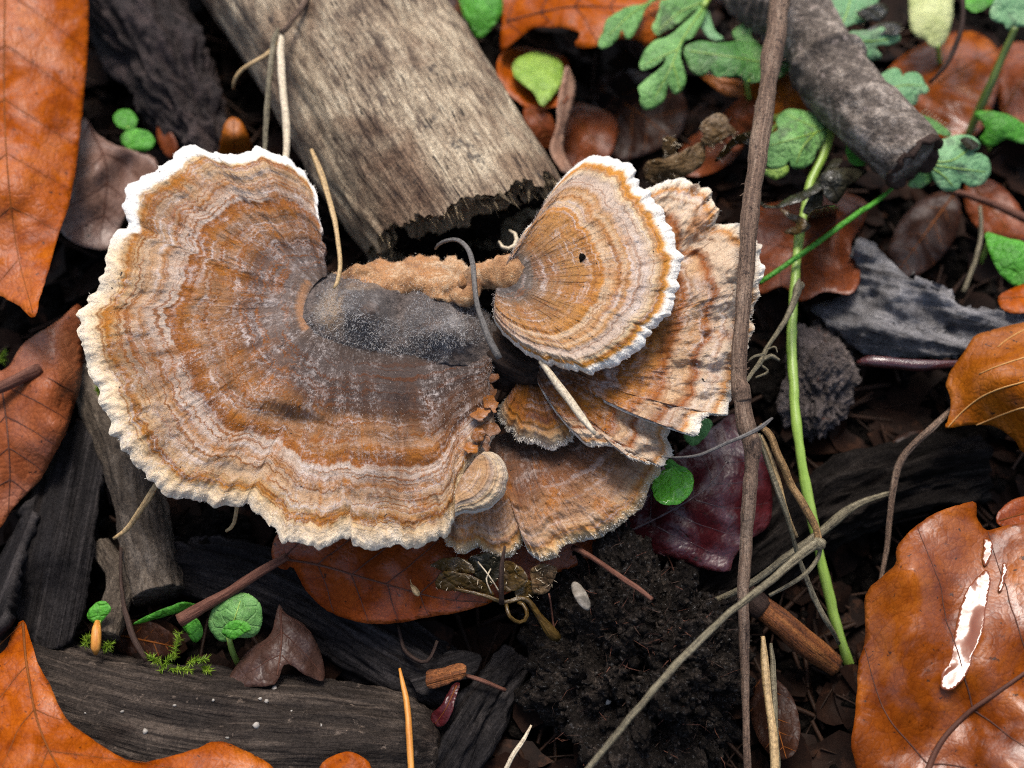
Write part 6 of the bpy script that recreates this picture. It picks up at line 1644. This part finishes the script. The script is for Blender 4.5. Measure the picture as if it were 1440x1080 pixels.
# torn dark fringe along that flank
for kq, (qx, qy, qr) in enumerate([(684, 548, 13), (690, 566, 12), (676, 582, 14), (690, 602, 13), (672, 612, 14), (664, 632, 11), (684, 624, 10), (688, 530, 11)]):
    v, f, p2, o_, nr = sheet_data(oval(qx, qy, qr, qr * .7, kq * 1.3, 9), lambda x, y: 2.36 + .04 * (kq % 3) + .16 * fbm(xyz(x * PX * 4, y * PX * 4, kq), 3, 5), 2.6, True, 5, 8 + kq, .03)
    tc = xyz(p2[:, 0] * PX, p2[:, 1] * PX)
    rr = np.full(len(p2), (.15, .3, .45)[kq % 3])
    mesh('torn_flap', v, f, M_CAP4, t1, {'tc': np.vstack([tc, tc]), 'r': np.concatenate([rr, rr])})
t2, V2_, R2, X2 = fungus('upper right small fan fungus with a crisp white toothed rim', 
    [(722, 352), (738, 325), (760, 302), (772, 275), (790, 252), (812, 232), (834, 221), (858, 222), (880, 232), (892, 245), (896, 262), (918, 275), (928, 295), (940, 315), (950, 340), (956, 362), (958, 385), (953, 408), (944, 430), (934, 450), (916, 465), (905, 482), (890, 498), (872, 508), (850, 518), (828, 523), (800, 517), (775, 512), (752, 502), (728, 488), (712, 474), (698, 458), (694, 440), (696, 424)],
    [(0, 706, 384), (6, 706, 386), (14, 708, 392), (22, 706, 398), (28, 702, 402), (33, 697, 406)],
    [(0, 2.95, 3.0), (6, 2.95, 3.1), (12, 2.9, 3.15), (20, 2.9, 3.2), (28, 2.9, 3.2), (33, 2.9, 3.0)], M_CAP2, N=600, M=120, seed=17, bulge=.14, wave=.05, frill=.07, ffreq=10, teeth=.055, flute=.6, ridge=.012, droop=.14, thick=.12, rimr=.925)
fuzz(t2, V2_, R2, X2, 1300, .026, .0024, M_HAIRC, .94, 1.0, 23, 'rim_down')
fuzz(t2, V2_, R2, X2, 5000, .035, .0016, M_HAIRD, .08, .92, 24, 'down')
w, r = path(np.array([(650, 396, 2.5, 14), (668, 390, 2.62, 20), (684, 388, 2.72, 20), (702, 384, 2.84, 25), (720, 382, 2.9, 24), (738, 381, 2.88, 12)], float), 50)
v, f, at = tube_data(w, r, 30, 0, 1, 3, 1, True, .8, lambda q, th: .11 * fbm(q * 2.4, 4, 5) + .04 * fbm(q * 9, 3, 6))
nk = mesh('neck', v, f, M_FELT, t2, at)
nn = v[:1500] - np.repeat(w, 30, 0)
strands('felt_hair', v[:1500], nn / np.linalg.norm(nn, axis=1, keepdims=True), 900, .03, .0018, M_HAIRT, nk, 44, .8)
q = P([819], [362], [3.16])
pebbles('dirt_speck', q[:, 0], q[:, 1], q[:, 2], np.array([.055]), M_CRUMB, t2, 4)

t3, V3, R3, X3 = fungus('frilled pale fan fungus partly hidden behind the upper fan and the dry stem',
    [(905, 268), (922, 262), (940, 256), (962, 252), (985, 256), (998, 268), (1008, 290), (1005, 312), (1022, 316), (1038, 318), (1056, 332), (1064, 350), (1072, 366), (1070, 385), (1062, 402), (1062, 425), (1058, 450), (1056, 470), (1046, 500), (1038, 520), (1028, 545), (1026, 580), (1005, 584), (986, 596), (978, 612), (960, 606), (945, 600), (938, 618), (940, 640), (925, 655), (905, 648), (882, 640), (866, 625), (848, 628), (822, 622), (806, 608), (795, 585)],
    [(0, 730, 470), (12, 735, 478), (24, 740, 490), (32, 745, 498), (36, 745, 510)],
    [(0, 2.4, 2.55), (8, 2.4, 2.6), (16, 2.4, 2.55), (22, 2.4, 2.4), (28, 2.35, 2.25), (36, 2.3, 2.2)], M_CAP3, N=700, M=120, seed=19, bulge=.05, wave=.22, wfreq=1.2, frill=.09, ffreq=6, teeth=.06, ridge=.014, fibre=.015, curve=.05, droop=.05, rimr=.94, extra=lambda x, y, r: .17 * np.abs(fbm(xyz(x * PX * 1.7, y * PX * 1.7, 3), 4, 71)) + .06 * fbm(xyz(x * PX * 4, y * PX * 4, 6), 3, 73) + .03 * fbm(xyz(x * PX * 8, y * PX * 8, 3), 3, 72))
fuzz(t3, V3, R3, X3, 2000, .035, .0028, M_HAIRC, .95, 1.0, 25, 'rim_down')
fuzz(t3, V3, R3, X3, 4000, .035, .0016, M_HAIRD, .4, .94, 26, 'down')
t4, V4, R4, X4 = fungus('small scalloped tongue of fungus between the big fan and the frilled fan',
    [(716, 560), (705, 570), (703, 586), (712, 600), (724, 608), (730, 620), (746, 622), (760, 628), (776, 632), (792, 626), (806, 614), (808, 602), (800, 585), (790, 568), (778, 552)],
    [(0, 735, 525), (7, 748, 520), (14, 762, 528)], [(0, 2.0, 2.1), (7, 2.05, 2.15), (14, 2.05, 2.15)], M_CAP4, N=320, M=80, seed=23, bulge=.12, wave=.10, frill=.05, teeth=.05, droop=.10, fibre=.03, rimr=.92)
fuzz(t4, V4, R4, X4, 1200, .04, .003, M_HAIRC, .93, 1.0, 27, 'rim_down')
t5, V5, R5, X5 = fungus('lowest bracket fungus, shaded brown with drooping lobes over the red leaf',
    [(618, 735), (630, 765), (642, 774), (658, 777), (672, 770), (682, 776), (700, 786), (718, 784), (730, 772), (738, 760), (744, 776), (760, 788), (778, 784), (788, 770), (800, 762), (825, 760), (850, 752), (872, 738), (892, 722), (906, 706), (912, 688), (924, 668), (932, 652), (938, 640)],
    [(0, 650, 640), (6, 680, 620), (12, 720, 605), (18, 760, 600), (23, 800, 602)], [(0, 1.45, 1.75), (8, 1.4, 1.7), (14, 1.4, 1.7), (23, 1.5, 1.75)], M_CAP5, N=520, M=100, seed=29, bulge=.20, wave=.14, wfreq=1.6, frill=.04, teeth=.03, fibre=.02, curve=.05, droop=.16, thick=.12, rimr=.93, extra=lambda x, y, r: .13 * np.abs(fbm(xyz(x * PX * 1.8, y * PX * 1.8, 9), 4, 74)) * np.clip(r * 2, 0, 1) + .04 * fbm(xyz(x * PX * 5, y * PX * 5, 9), 3, 75))
fuzz(t5, V5, R5, X5, 1200, .03, .0026, M_HAIRC, .94, 1.0, 28, 'rim_down')
# shared dark foot in the middle
log('fungus_foot', 'dark brown tough foot from which the fans spread in the middle', 'fungus',
    [(690, 470, 1.9, 40), (715, 505, 2.15, 42), (745, 520, 2.1, 36), (775, 525, 2.0, 28)], M_FOOT, 80, 90, .3, 1.6, 'foot', 1, 51, gr=.16)
